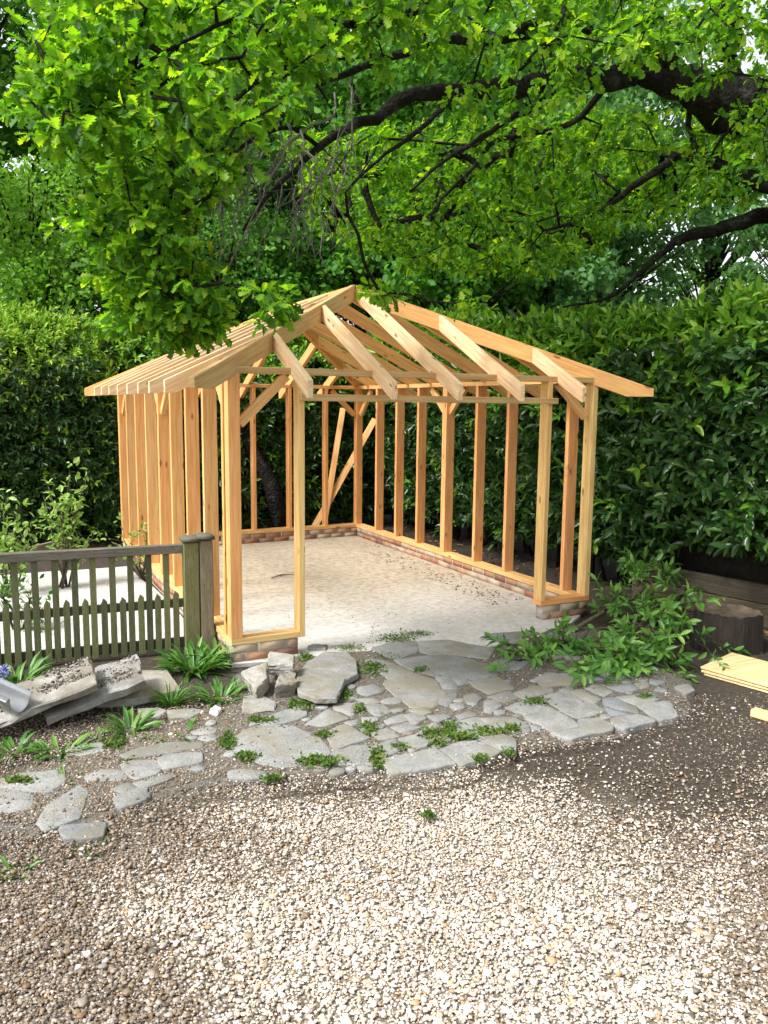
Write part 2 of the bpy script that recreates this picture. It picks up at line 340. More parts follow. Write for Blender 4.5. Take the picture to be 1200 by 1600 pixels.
sheet('concrete_floor', [(.0, -.02)]+[tuple(p) for p in front]+[(W-.1, .0), (W-.08, D-.05), (.02, D-.05)], -.14, M_SLAB, .06)
sheet('patio', ragged([(-.03, .62), (-.03, 4.2), (-3.2, 4.4), (-3.4, .95)], .03, .3), -.145, M_SLAB, .05)

STONES = {  # outlines of the laid stones, 4x enlarged windows of the photograph: offset, polygons
 (300, 980): [[(245,720),(330,650),(470,605),(640,625),(790,690),(860,780),(830,825),(680,850),(560,865),(430,845),(290,790)],
  [(400,590),(560,525),(690,485),(715,550),(640,580),(480,605)], [(720,600),(850,515),(970,570),(830,610)], [(890,480),(1045,470),(1040,515),(1000,545),(900,510)],
  [(855,650),(960,610),(1090,690),(900,750),(870,720)], [(890,775),(970,740),(1090,740),(1140,810),(1050,845),(930,850),(885,810)],
  [(1030,450),(1130,440),(1170,465),(1100,480)], [(1085,490),(1180,480),(1200,540),(1160,550)], [(1060,560),(1150,560),(1160,580),(1080,600)],
  [(235,900),(330,885),(440,900),(460,930),(330,945),(250,940)]],
 (560, 980): [[(90,225),(160,210),(270,250),(360,290),(480,330),(505,390),(490,465),(420,500),(330,490),(240,430),(160,350),(190,325),(110,260)],
  [(240,205),(420,180),(590,175),(840,240),(850,300),(700,320),(480,300),(330,260)], [(90,130),(250,80),(375,90),(365,150),(260,190),(200,190)],
  [(385,90),(560,80),(720,110),(840,130),(800,190),(600,168),(480,168),(400,150)], [(490,310),(570,310),(620,375),(530,375)], [(580,320),(690,320),(680,350),(620,360)],
  [(515,390),(600,380),(610,420),(560,490),(510,470)], [(700,340),(870,315),(960,375),(820,410),(760,380)], [(815,430),(940,400),(1000,440),(900,465)],
  [(660,430),(720,415),(770,440),(740,465),(670,460)], [(790,460),(860,455),(890,490),(830,530),(790,520)], [(985,410),(1090,365),(1200,380),(1205,400),(1050,440)],
  [(930,500),(1060,455),(1180,490),(1060,555)], [(430,550),(560,540),(570,560),(500,590)], [(570,605),(720,565),(790,580),(870,635),(740,685),(640,650)],
  [(770,570),(960,565),(1060,615),(900,640),(850,610)], [(610,550),(700,525),(740,550),(640,575)], [(380,640),(470,595),(500,625),(420,655)],
  [(260,695),(400,660),(460,720),(330,770)], [(75,750),(210,700),(275,755),(140,810)], [(80,660),(180,630),(255,680),(140,700)], [(165,580),(270,545),(310,580),(190,605)],
  [(205,625),(300,595),(380,625),(270,655)], [(45,500),(150,480),(200,530),(110,550)], [(125,830),(480,755),(600,845),(380,890),(220,910),(170,860)],
  [(530,760),(640,720),(800,710),(880,770),(820,800),(650,845)], [(760,690),(900,670),(970,700),(975,760),(890,760)], [(0,375),(100,360),(150,395),(60,420),(0,400)],
  [(290,545),(380,530),(420,570),(330,590)], [(320,510),(430,500),(460,530),(390,545)], [(800,40),(1090,20),(1130,40),(1000,60),(830,65)], [(880,70),(1010,60),(1040,90),(930,110)],
  [(850,210),(1000,170),(1100,200),(1000,260),(870,270)]],
 (820, 980): [[(65,320),(140,285),(300,290),(300,355),(110,360)], [(120,430),(230,395),(350,420),(490,515),(340,565),(270,540),(150,470)], [(290,400),(350,390),(465,445),(430,465),(360,440)],
  [(215,385),(310,375),(300,400),(240,405)], [(25,570),(150,500),(280,570),(330,610),(180,640),(100,600)], [(170,655),(340,620),(340,575),(460,570),(560,605),(540,640),(400,665),(290,695)],
  [(495,450),(570,440),(680,490),(700,530),(600,510),(510,490)], [(590,435),(750,415),(830,450),(780,470),(690,480)], [(700,485),(900,460),(960,550),(840,575)],
  [(550,565),(700,545),(800,580),(620,630),(560,600)], [(520,370),(660,355),(710,385),(610,400)], [(375,375),(450,360),(545,400),(490,430),(440,410)], [(400,300),(500,280),(620,300),(560,320),(420,325)],
  [(500,500),(600,520),(650,545),(540,545)], [(690,350),(760,340),(775,370),(720,380)], [(940,370),(1020,355),(1060,390),(1000,410)]],
 (0, 1000): [[(430,685),(560,650),(640,645),(620,690),(500,715)], [(790,710),(900,670),(1060,640),(1220,640),(1220,670),(1000,705),(830,730)], [(770,780),(850,755),(980,760),(1010,790),(960,830),(850,855),(790,820)],
  [(1005,740),(1060,712),(1240,705),(1240,755),(1040,795)], [(0,880),(130,840),(370,820),(380,870),(290,940),(160,930),(30,910)], [(-40,920),(60,915),(190,975),(170,1040),(60,1060),(-60,1040)],
  [(850,890),(1040,840),(1090,850),(1000,890),(900,920)], [(700,930),(790,890),(870,915),(780,950)], [(540,850),(650,810),(780,820),(760,870),(560,870)],
  [(300,1040),(480,928),(528,960),(480,1100),(300,1160),(260,1120)], [(400,1160),(640,1140),(620,1220),(420,1232)], [(720,980),(900,920),(920,980),(760,1040)], [(1060,440),(1200,430),(1260,440),(1180,475),(1080,480)]],
}
hull = [(-60, 1225), (150, 1155), (330, 1100), (365, 1050), (440, 1012), (500, 1020), (590, 1003), (700, 1006), (800, 1000), (860, 966), (970, 985), (1080, 1060), (1080, 1115), (960, 1150), (820, 1165), (720, 1205), (560, 1215), (420, 1230), (300, 1235), (180, 1290), (100, 1320), (-60, 1330)]
hp_ = np.array(ragged([atz(x, y, -.15)[:2] for x, y in hull], .03, .12)); nh = len(hp_)
hin = hp_.copy()
for _ in range(6): hin = .5*hin+.25*np.roll(hin, 1, 0)+.25*np.roll(hin, -1, 0)
tg = np.roll(hin, -1, 0)-np.roll(hin, 1, 0); nn_ = np.stack([-tg[:, 1], tg[:, 0]], 1); nn_ /= np.linalg.norm(nn_, axis=1)[:, None]
area = (hp_[:, 0]*np.roll(hp_[:, 1], -1)-hp_[:, 1]*np.roll(hp_[:, 0], -1)).sum(); nn_ *= 1 if area > 0 else -1
A = Arr(); A.add([(*q, GZ-.012) for q in hp_-.05*nn_]+[(*q, -.146) for q in hin+nn_*.11+rng.standard_normal((nh, 2))*.012]+[(*q, -.1375) for q in hin+nn_*.18+rng.standard_normal((nh, 2))*.03], [(r*nh+i, r*nh+(i+1) % nh, (r+1)*nh+(i+1) % nh, (r+1)*nh+i) for r in (0, 1) for i in range(nh)]+[tuple(2*nh+i for i in range(nh))])
path = tag(A.build('path', M_BED), kind='structure')
if path.data.polygons[-1].normal.z < 0: path.data.flip_normals()
STONE_W = []
def fillers():
    'small stones wedged between the outlined ones'
    out = []; have = [(c, P) for c, P in RAWP]; lim = [(200, 1215), (330, 1125), (470, 1075), (560, 1040), (600, 1005), (760, 1005), (860, 985), (1000, 1040), (1060, 1085), (1000, 1125), (820, 1155), (720, 1195), (560, 1205), (400, 1220)]
    q = np.array(lim, float); tries = 0
    while len(out) < 60 and tries < 6000:
        tries += 1; x, y = q.min(0)+rng.random(2)*np.ptp(q, axis=0)
        if not inpoly(np.array([[x, y]]), lim)[0]: continue
        c = atz(x, y, -.133)[:2]; r = rng.uniform(.035, .085)
        d = min(np.min(np.linalg.norm(P-c, axis=1)) if not inpoly(c[None], [tuple(t) for t in P])[0] else 0 for _, P in have)
        if d < .03: continue
        r = min(r, d*.93); k = rng.integers(5, 8); a = np.sort(rng.random(k))*6.283; a = np.arange(k)*6.283/k+rng.uniform(-.3, .3, k)
        P = c+np.stack([np.cos(a)*r*rng.uniform(.9, 1.4, k), np.sin(a)*r*rng.uniform(.8, 1.1, k)], 1); have.append((c, dens_(P))); out.append(P)
    return out
def dens_(P): return np.concatenate([P[i]+(P[(i+1) % len(P)]-P[i])*np.linspace(0, 1, 12)[:, None] for i in range(len(P))])
RAWP = [(0, dens_(np.array([atz(ox+x/4, oy+y/4, -.133)[:2] for x, y in pl]))) for (ox, oy), polys in STONES.items() for pl in polys]
RAWP.append((0, dens_(np.array([atz(300+x/4, 980+y/4, -.13)[:2] for x, y in ((650,290),(660,400),(770,440),(905,440),(960,330),(1040,290),(1030,200),(960,150),(830,150),(720,210))]))))
RAWP.append((0, dens_(np.array([atz(x, y, -.13)[:2] for x, y in ((370, 1040), (460, 1010), (470, 1080), (430, 1115), (375, 1115))]))))
STONES[None] = fillers()
for key, polys in STONES.items():
    ox, oy = key if key else (9e9, 0)
    for pl in polys:
        zt = -.131+rng.uniform(-.003, .005)
        P = np.array([atz(ox+x/4, oy+y/4, zt)[:2] for x, y in pl]) if key else pl; c = P.mean(0)
        P = c+(P-c)*(1.0 if key is None else 1.26 if ox == 0 else 1.2 if np.ptp(P[:, 0]) < .3 else 1.09); STONE_W.append((c, P))
        fine = []
        for i in range(len(P)):
            a, b = P[i], P[(i+1) % len(P)]; n = max(2, int(np.linalg.norm(b-a)/.03))
            for k in range(n):
                q = a+(b-a)*k/n
                fine.append(q+rng.standard_normal(2)*(.0045 if k else .002)-(.10*(a+b-2*c)/2*0))
        fine = np.array(fine); n = len(fine)
        # corners rounded by one smoothing pass
        fine = .76*fine+.12*np.roll(fine, 1, 0)+.12*np.roll(fine, -1, 0)
        A = Arr(); tilt = rng.uniform(-.02, .02, 2)*min(1, .18/np.ptp(P[:, 0]))
        def zz(q, z): return z+(q-c)@tilt
        ring = [(1.0, -.20), (1.0, zt-.009), (.985, zt-.002)]
        V = []
        for s_, z_ in ring: V += [(*(c+(q-c)*s_), zz(c+(q-c)*s_, z_) if z_ > -.19 else z_) for q in fine]
        inn = c+(fine-c)*.93; V += [(*q, zz(q, zt)+rng.uniform(-.0015, .0015)) for q in inn]; V += [(*c, zt+.002)]
        Fc = [(r*n+i, r*n+(i+1) % n, (r+1)*n+(i+1) % n, (r+1)*n+i) for r in range(3) for i in range(n)]+[(3*n+i, 3*n+(i+1) % n, 4*n) for i in range(n)]
        A.add(V, Fc); A.build('paving_stone', M_PAVE, path)

# ================================================================== THE TIMBER SHED FRAME
shed = empty('timber_shed_frame', (0, 0, 0), 'new unclad timber shed frame with hipped rafter roof on low brick base', 'shed')
bricks = []
def brick_run(p, q, inward, courses=2, ztop=-.003):
    """bricks from p to q, one brick (0.1) thick towards `inward`"""
    p, q, nn = np.array(p, float), np.array(q, float), np.array(inward, float); L = np.linalg.norm(q-p); d = (q-p)/L
    A = Arr(); m = Arr(); th = .10
    for k in range(courses):
        zc = ztop-.0375-.075*k; x = -(.11 if k % 2 else 0)
        while x < L-.02:
            a, b = max(x, 0)+.005, min(x+.215, L)-.005
            if b-a > .03:
                c = p+d*(a+b)/2+nn*(th/2+rng.uniform(-.003, .003)); A.box((*c, zc+rng.uniform(-.002, .002)), (*(d*(b-a)/2), 0), (*(nn*th/2), 0), (0, 0, .0325))
            x += .225
    c = p+d*L/2+nn*th/2; hz = .075*courses/2; m.box((*c, ztop-hz-.004), (*(d*(L/2-.004)), 0), (*(nn*(th/2-.006)), 0), (0, 0, hz))
    o = A.build('brick_base', [M_BRICK], shed); m.build('mortar', M_MORTAR, o)
brick_run((.01, .01), (.56, .01), (0, 1), 2); brick_run((W-.56, .01), (W-.01, .01), (0, 1), 2)
brick_run((.01, .12), (.01, D-.12), (1, 0)); brick_run((W-.01, .12), (W-.01, D-.12), (-1, 0)); brick_run((.01, D-.01), (W-.01, D-.01), (0, -1))
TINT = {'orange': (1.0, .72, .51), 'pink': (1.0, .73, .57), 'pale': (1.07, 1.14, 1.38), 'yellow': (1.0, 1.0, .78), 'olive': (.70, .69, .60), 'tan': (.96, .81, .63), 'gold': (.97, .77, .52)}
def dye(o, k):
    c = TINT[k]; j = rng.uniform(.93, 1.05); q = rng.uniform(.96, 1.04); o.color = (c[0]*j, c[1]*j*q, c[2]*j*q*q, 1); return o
def S(name, p0, p1, w_, h_, side=(1, 0, 0), k='tan'): return dye(stick(name, p0, p1, w_, h_, M_FIR, shed, side), k)
pz = .025
S('sole_plate', (0, TH/2, pz), (.562, TH/2, pz), TH, .05, (0, 1, 0), 'yellow'); S('sole_plate', (W-.59, TH/2, pz), (W, TH/2, pz), TH, .05, (0, 1, 0), 'orange')
S('sole_plate', (TH/2, TH+.002, pz), (TH/2, D-TH-.002, pz), TH, .05); S('sole_plate', (W-TH/2, TH+.002, pz), (W-TH/2, D-TH-.002, pz), TH, .05)
S('sole_plate', (0, D-TH/2, pz), (W, D-TH/2, pz), TH, .05, (0, 1, 0))
tz = H-.025
S('top_plate', (-.0, TH/2, tz), (W, TH/2, tz), TH, .05, (0, 1, 0), 'olive'); S('top_plate', (TH/2, TH+.002, tz), (TH/2, D-TH-.002, tz), TH, .05)
S('top_plate', (W-TH/2, TH+.002, tz), (W-TH/2, D-TH-.002, tz), TH, .05); S('top_plate', (0, D-TH/2, tz), (W, D-TH/2, tz), TH, .05, (0, 1, 0))
zt0, zt1 = .05, H-.05
def upright(name, x, y, wx, wy, z0=zt0, z1=zt1, k='orange'): return S(name, (x+wx/2, y+wy/2, z0), (x+wx/2, y+wy/2, z1), wx, wy, (1, 0, 0), k)
upright('corner_post', .0, .0, .095, .10); upright('corner_post', W-.06, .0, .058, TH, k='yellow'); upright('corner_post', W-TH, D-TH, .1, .1); upright('corner_post', .0, D-TH, .1, .1)
upright('jamb_post', .565, .0, .05, TH, .0, k='yellow'); upright('jamb_post', W-.588, .002, .05, TH, k='yellow')
for y in (.26, 1.255, 1.87, 3.25, 3.86, 4.475): upright('stud', W-TH, y, TH, .05, k='pink')
upright('post', W-TH, 2.555, TH, .1, k='pink')
for y in (.15, .75, 1.37, 2.01, 3.30, 3.95, 4.585): upright('stud', 0, y, TH, .05, k=['orange', 'gold', 'tan'][int(y*7) % 3])
upright('post', 0, 2.60, TH, .075)
for x in (.6, 1.22, 1.827, 2.37, 2.947): upright('stud', x, D-TH, .05, TH)
# knee braces
def brace(p0, p1, side): S('knee_brace', p0, p1, .048, .075, side)
zb, zk = 1.72, H-.05
brace((.10, .05, zb), (.48, .05, zk-.01), (0, 1, 0)); brace((.05, .11, zb), (.05, .46, zk-.02), (1, 0, 0))
brace((W-.10, .06, zb+.06), (W-.44, .06, zk-.01), (0, 1, 0))
for X in (.05, W-.055):
    brace((X, 2.60, zb+.05), (X, 2.24, zk-.02), (1, 0, 0)); brace((X, 2.66, zb+.05), (X, 3.02, zk-.02), (1, 0, 0))
brace((W-.06, D-.14, zb), (W-.06, D-.50, zk-.02), (1, 0, 0)); brace((W-.14, D-.06, zb), (W-.52, D-.06, zk-.02), (0, 1, 0))
brace((.06, D-.14, zb), (.06, D-.50, zk-.02), (1, 0, 0))
# batten nailed across the opening and boards bracing the back
S('tie_batten', (.572, -.021, 1.925), (W-.50, -.021, 1.925), .03, .055, (0, 1, 0), 'olive')
S('diagonal_board', atd(586, 655, 12.75), atd(490, 826, 12.25), .10, .028, Rv); S('diagonal_board', atd(536, 638, 12.6), atd(508, 810, 12.3), .09, .028, Rv)
# hipped roof
OV, ZE, ZR = .35, 2.05, 3.07; AF = 1.66; AB = D-1.72; XM = W/2
def rafter(name, p, q, z0, z1, dep=.125, hc=.1, w_=.047, k='pale'):
    """p, q = plan points of the tail and the head on the rafter's top edge"""
    p, q = np.array(p, float), np.array(q, float); run = np.linalg.norm(q-p); th = math.atan2(z1-z0, run); d = (q-p)/run
    X = np.array([*(d*math.cos(th)), math.sin(th)]); Z = np.array([*(-d*math.sin(th)), math.cos(th)]); Y = np.cross(Z, X); L = run/math.cos(th)
    n1 = hc*math.cos(th); s1 = -hc*math.sin(th); hc_ = dep-n1
    poly = [(0, 0), (s1, -n1)]+([(s1+hc_/math.tan(th), -dep)] if hc_ > .004 else [])+[(L-dep*math.tan(th), -dep), (L, 0)]
    return dye(prism(name, poly, w_, M_FIR, (X, Y, Z), (*p, z0), shed), k)
def zfront(y): return ZE+(ZR-ZE)*(y+OV)/(AF+OV)
corners = {'fl': ((-OV, -OV), (XM-.02, AF-.02)), 'fr': ((W+OV, -OV), (XM+.02, AF-.02)), 'bl': ((-OV, D+OV), (XM-.02, AB+.02)), 'br': ((W+OV, D+OV), (XM+.02, AB+.02))}
for k, (a, b) in corners.items(): rafter('hip_rafter', a, b, ZE, ZR, .15, .075 if k[0] == 'f' else .1, .05, {'fl': 'olive', 'fr': 'gold', 'bl': 'orange', 'br': 'orange'}[k])  # front left hip dyed dark olive, its shade put into the tint
S('ridge_board', (XM, AF+.03, ZR-.075), (XM, AB-.03, ZR-.075), .03, .15)
def hipx(x, a): f = (x+OV)/(XM+OV) if x < XM else (W+OV-x)/(XM+OV); return f
for x in (.50, 1.20, 1.80, 2.42, 3.09):
    f = hipx(x+.024, 0); f = min(f, 1)
    rafter('rafter', (x+.024, -OV), (x+.024, -OV+(AF+OV)*f-.03), ZE, ZE+(ZR-ZE)*(f-.03/(AF+OV)), .125, .134)
for x in (.55, 1.17, 1.79, 2.41, 3.03):
    f = min(hipx(x, 0), 1); g = D+OV-AB
    rafter('rafter', (x, D+OV), (x, D+OV-g*f+.03), ZE, ZE+(ZR-ZE)*(f-.03/g), .125, .1, k='pink')
for y in (.56, 1.19, 1.72, 2.32, 2.92, 3.52, 4.12, 4.75):
    f = 1 if AF <= y <= AB else ((y+OV)/(AF+OV) if y < AF else (D+OV-y)/(D+OV-AB)); f = min(f, 1)-.025/(XM+OV)
    for sgn in (0, 1):
        yy = y if sgn == 0 else y+.03
        a = (-OV, yy) if sgn == 0 else (W+OV, yy); b = (-OV+(XM+OV)*f, yy) if sgn == 0 else (W+OV-(XM+OV)*f, yy)
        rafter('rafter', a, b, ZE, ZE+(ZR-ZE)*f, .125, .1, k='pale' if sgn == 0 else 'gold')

# ================================================================== PICKET FENCE
fa, fb = atz(292, 1020, GZ), atz(-120, 1062, GZ); fd = nrm(fb-fa); fn = np.array([-fd[1], fd[0], 0]); fn = fn if fn[1] < 0 else -fn
fence = empty('picket_fence', tuple(fa), 'low weathered wooden picket fence green with algae beside the shed', 'fence')
def along(px):   # distance along the fence seen at photo column px
    lo, hi = -.5, 3.5
    for _ in range(40):
        m = (lo+hi)/2
        if pxof(fa+fd*m)[0] > px: lo = m
        else: hi = m
    return lo
def fz(px, py):  # height on the fence seen at a photo point
    d = ray(px, py); P = fa+fd*along(px); dist = np.linalg.norm((P-CAM)[:2])/np.linalg.norm(d[:2]); return CAM[2]+d[2]*dist
up = np.array([0, 0, 1.])
zr = fz(286, 850)
def FS(name, p0, p1, w_, h_, side, mat=M_FENCE): return stick(name, p0, p1, w_, h_, mat, fence, side, .004)
FS('top_rail', fa+up*(zr-GZ-.035)-fd*.0, fa+fd*2.6+up*(zr-GZ-.035), .075, .07, fn, M_RAIL)
FS('back_rail', fa+up*.42-fn*.03, fa+fd*2.6+up*.42-fn*.03, .03, .07, fn); FS('back_rail', fa+up*.09-fn*.03, fa+fd*2.6+up*.09-fn*.03, .03, .08, fn)
def picket(s_, ztop, pointed):
    h = .024; P = fa+fd*s_+fn*.0; X, Y, Z = up, fn, np.cross(up, fn); L = ztop-.03
    L += rng.uniform(-.012, .012)
    pts = [(0, -h), (L-(.045 if pointed else 0), -h), (L, -h*.2), (L-(.03 if pointed else 0), h), (0, h)] if pointed else [(0, -h), (L, -h), (L, h), (0, h)]
    prism('picket', pts, .02, M_FENCE, (X, Y, Z), P+up*.03, fence, .002)
longs = [263, 236, 208, 180, 150, 122, 92, 61, 30, -2, -34, -66, -98]; shorts = [277, 249, 223, 195, 166, 137, 108, 78, 47, 14, -18, -50, -82]
for x in longs: picket(along(x), zr-GZ-.07, False)
for x in shorts: picket(along(x), .52, True)
for s_, w_, hh in ((-.045, .12, .0), (-.165, .105, .012)):
    P = fa+fd*s_; p = stick('fence_post', P+fn*.0-up*.05, P+up*(zr-GZ+.015+hh), w_, .12, M_RAIL if s_ < -.1 else M_FENCE, fence, fd, .006)
    A = Arr(); c = P+up*(zr-GZ+.035+hh); r = w_/2+.015
    V = [c+fd*sx*r+fn*sy*.078+up*z for z in (-.012, .012) for sx, sy in ((-1, -1), (1, -1), (1, 1), (-1, 1))]+[c+fd*sx*r*.55+fn*sy*.05+up*.03 for sx, sy in ((-1, -1), (1, -1), (1, 1), (-1, 1))]
    Fq = [(3, 2, 1, 0)]+[(r0*4+i, r0*4+(i+1) % 4, r0*4+4+(i+1) % 4, r0*4+4+i) for r0 in (0, 1) for i in range(4)]+[(8, 9, 10, 11)]
    A.add(V, Fq); A.build('post_cap', M_RAIL, fence)

# ================================================================== BROKEN CONCRETE, RUBBLE, GUTTER
def block(name, top, thick, mat, label, cat, group=None, rough=.008, n=7, nb=None):
    """irregular slab from three or more top corners; extruded along the face normal, subdivided and broken up"""
    T = np.array(top, float); nrmv = nrm(np.cross(T[1]-T[0], T[2]-T[1])); nrmv = nrmv if nrmv[2] > 0 else -nrmv
    bm = bmesh.new(); f = bm.faces.new([bm.verts.new(p) for p in T])
    r = bmesh.ops.extrude_face_region(bm, geom=[f]); bmesh.ops.translate(bm, verts=[g for g in r['geom'] if isinstance(g, bmesh.types.BMVert)], vec=Vector(-nrmv*thick))
    bmesh.ops.recalc_face_normals(bm, faces=bm.faces)
    bmesh.ops.bevel(bm, geom=list(bm.edges), offset=.008, segments=1, affect='EDGES')
    bmesh.ops.triangulate(bm, faces=[f for f in bm.faces if len(f.verts) > 4])
    bmesh.ops.subdivide_edges(bm, edges=[e for e in bm.edges if e.calc_length() > .04], cuts=n-3, use_grid_fill=True)
    bmesh.ops.triangulate(bm, faces=bm.faces)
    for v in bm.verts:
        v.co += Vector(rng.standard_normal(3)*rough*.5)
    c = T.mean(0); base = np.array([c[0], c[1], c[2]-thick])
    for v in bm.verts: v.co -= Vector(base)
    me = bpy.data.meshes.new(name); bm.to_mesh(me); bm.free(); me.materials.append(mat)
    return tag(link(name, me, None, base), label, cat, group)
def para(bl, br, tr): bl, br, tr = map(np.array, (bl, br, tr)); return [bl, br, tr, bl+tr-br]
g1 = 'broken concrete slabs by the fence'
block('broken_concrete_slab', para(atz(-25, 1138, -.07), atz(151, 1066, .10), atz(139, 1024, .15)), .05, M_CONCD, 'leaning concrete slab under the gutter, muddy top, resting on its neighbour', 'concrete slab', g1, .013)
block('broken_concrete_slab', para(atz(71, 1124, -.09), atz(227, 1062, .05), atz(212, 1022, .09)), .055, M_CONCD, 'middle leaning concrete slab with rough broken front edge by fence', 'concrete slab', g1, .013)
block('broken_concrete_slab', [atz(150, 1095, -.11), atz(208, 1092, -.11), atz(284, 1077, -.11), atz(262, 1046, -.11), atz(200, 1047, -.11)], .055, M_CONC, 'smooth grey slab lying flat behind the grass tuft, beside leaning slabs', 'concrete slab', g1, .003)
block('broken_concrete_slab', [atz(214, 1106, -.135), atz(228, 1132, -.135), atz(263, 1110, -.135), atz(250, 1105, -.135)], .04, M_CONC, 'small broken slab corner half buried behind the star shaped plant', 'concrete slab', g1, .003)
g2 = 'rubble at the shed corner'
block('rubble_block', [atz(375, 1049, -.02), atz(399, 1080, -.06), atz(417, 1060, -.02), atz(417, 1033, .03)], .09, M_CONC, 'pale tilted lump of broken concrete beside the strap leaved plants', 'rubble', g2, .006)
block('rubble_block', [atz(417, 1037, -.0), atz(459, 1040, -.0), atz(460, 1022, .02), atz(420, 1018, .02)], .09, M_CONC, 'upper lump of broken concrete against the brick base', 'rubble', g2, .006)
block('rubble_block', [atz(430, 1072, -.04), atz(463, 1066, -.04), atz(462, 1050, -.01), atz(436, 1052, -.01)], .13, M_CONC, 'lower mossy lump of broken concrete nearest the round paving stone', 'rubble', g2, .007)
block('rubble_block', [atz(378, 1112, -.12), atz(430, 1108, -.12), atz(432, 1096, -.12), atz(400, 1080, -.12), atz(380, 1085, -.12)], .06, M_CONC, 'flat grey concrete footing below the tilted rubble lump', 'rubble', g2, .004)
block('rubble_block', [atz(326, 1112, -.12), atz(338, 1117, -.12), atz(346, 1104, -.1), atz(334, 1101, -.1)], .05, M_PAPER, 'small white stone in front of the strap leaved plant', 'stone', None, .005)
block('raised_paving_slab', [atz(300+x/4, 980+y/4, z) for x, y, z in ((650,290,-.1),(660,400,-.075),(770,440,-.065),(905,440,-.065),(960,330,-.08),(1040,290,-.09),(1030,200,-.115),(960,150,-.125),(830,150,-.125),(720,210,-.115))], .045, M_PAVE, 'large lifted grey paving slab with broken front edge beside rubble', 'paving slab', None, .004)
block('raised_paving_slab', [atz(480, 1008, -.12), atz(482, 1013, -.12), atz(510, 1013, -.12), atz(512, 1006, -.12), atz(490, 1005, -.12)], .04, M_CONC, 'small loose grey stone at the concrete floor edge by the jamb', 'stone', None, .003)
M_CRUMB = island('soil_crumb', [(0, (.05, .04, .03)), (.5, (.13, .11, .085)), (1, (.30, .28, .24))], .95, .1)
def crumbs(slab, bl, br, tr, n):
    bl, br, tr = map(np.array, (bl, br, tr)); tl = bl+tr-br; u = rng.random(n); v = np.clip(.5+.28*rng.standard_normal(n), .08, .97)
    P = bl+(br-bl)*u[:, None]+(tl-bl)*v[:, None]; k = (np.sin(u*9+1)+np.sin(v*11+u*5)+.6*rng.standard_normal(n) > -.1) & (v > .28); P = P[k]; n = len(P)
    bm = bmesh.new(); bmesh.ops.create_icosphere(bm, subdivisions=1, radius=1); V = np.array([q.co for q in bm.verts]); Fc = [[q.index for q in f.verts] for f in bm.faces]; bm.free()
    sz = np.clip(rng.lognormal(-5.2, .5, n), .002, .016); M = rand_rot(n, unit(n), unit(n), .2)*(sz[:, None]*np.array([1, .8, .6]))[:, None, :]
    A = Arr(); A.inst(V*(1+.2*rng.standard_normal((len(V), 1))), Fc, M, P+np.array([0, 0, .003])); A.build('soil_crumbs', M_CRUMB, slab)
sl_ = [o for o in COL.objects if o.name.startswith('broken_concrete_slab')]
crumbs(sl_[0], atz(-25, 1138, -.07), atz(151, 1066, .10), atz(139, 1024, .15), 1500); crumbs(sl_[1], atz(71, 1124, -.09), atz(227, 1062, .05), atz(212, 1022, .09), 1100)
# gutter offcut lying on the left slab
A = Arr(); g0 = atz(31, 1112, .0); gdir = nrm(-Rv*np.array([1, 1, 0])*.86+Fv*np.array([1, 1, 0])*.5+np.array([0, 0, .10])); gs = np.cross(gdir, up); gs = nrm(gs); gu = np.cross(gs, gdir); gu = gu if gu[2] > 0 else -gu
N = 14; V = []; prof = []
for k in range(N+1):
    u = k/N; a = math.pi*(.95+1.0*u); prof.append((math.cos(a)*.072, math.sin(a)*.09+.085))
prof = [(-.096, .092), (-.083, .103)]+prof+[(.083, .103), (.096, .092)]
inner = [(x*.94, y+.005) for x, y in prof]
K = len(prof)
for e in (0, .45):
    for pr_ in (prof, inner): V += [g0+gdir*e+gs*x*(1.0)+gu*y for x, y in pr_]
Fq = []
for off, flip in ((0, 0), (K, 1)):
    for i in range(K-1):
        f = (off+i, off+i+1, 2*K+off+i+1, 2*K+off+i); Fq.append(f[::-1] if flip else f)
for e in (0, 2*K):
    for i in range(K-1): Fq.append((e+i, e+K+i, e+K+i+1, e+i+1))
A.add(V, Fq); tag(A.build('gutter_offcut', M_METAL, None, True, g0), 'short grey metal gutter offcut lying on the leaning slab', 'gutter')

# ================================================================== HEDGES, TREES
class Leaves:
    def __init__(s): s.T = []; s.M = []; s.mi = []; s.sc = []
    def add(s, T, axis, normal, size, jit=.5, mi=0):
        n = len(T)
        if n == 0: return
        M = rand_rot(n, axis, normal, jit)*np.broadcast_to(size, (n,))[:, None, None]
        s.T.append(T); s.M.append(M); s.mi.append(np.broadcast_to(np.asarray(mi), (n,)))
    def into(s, A, tv, tf): A.inst(tv, tf, np.concatenate(s.M), np.concatenate(s.T), np.concatenate(s.mi))
def shoots(Lv, base, dirs, length, nleaf, size, mi=0, spread=.9):
    """leaves set alternately along shoots"""
    n = len(base); d = dirs/np.linalg.norm(dirs, axis=1)[:, None]
    side = np.cross(d, np.array([.3, .2, .9])+.4*rng.standard_normal((n, 3))); side /= np.linalg.norm(side, axis=1)[:, None]+1e-9
    s2 = np.cross(d, side)
    length = np.broadcast_to(length, (n,)); mi = np.broadcast_to(mi, (n,)); size = np.broadcast_to(size, (n,))
    for k in range(nleaf):
        u = (k+.6)/nleaf; ang = k*2.4+rng.uniform(-.5, .5, n)
        out = np.cos(ang)[:, None]*side+np.sin(ang)[:, None]*s2
        ax = out*(spread*(1.15-.6*u))+d*(.35+.8*u)+np.array([0, 0, -.12]); ax /= np.linalg.norm(ax, axis=1)[:, None]
        P = base+d*(length*u)[:, None]
        Lv.add(P, ax, d*1.0+np.array([0, 0, .5]), size*(.75+.4*rng.random(n)), .35, mi)
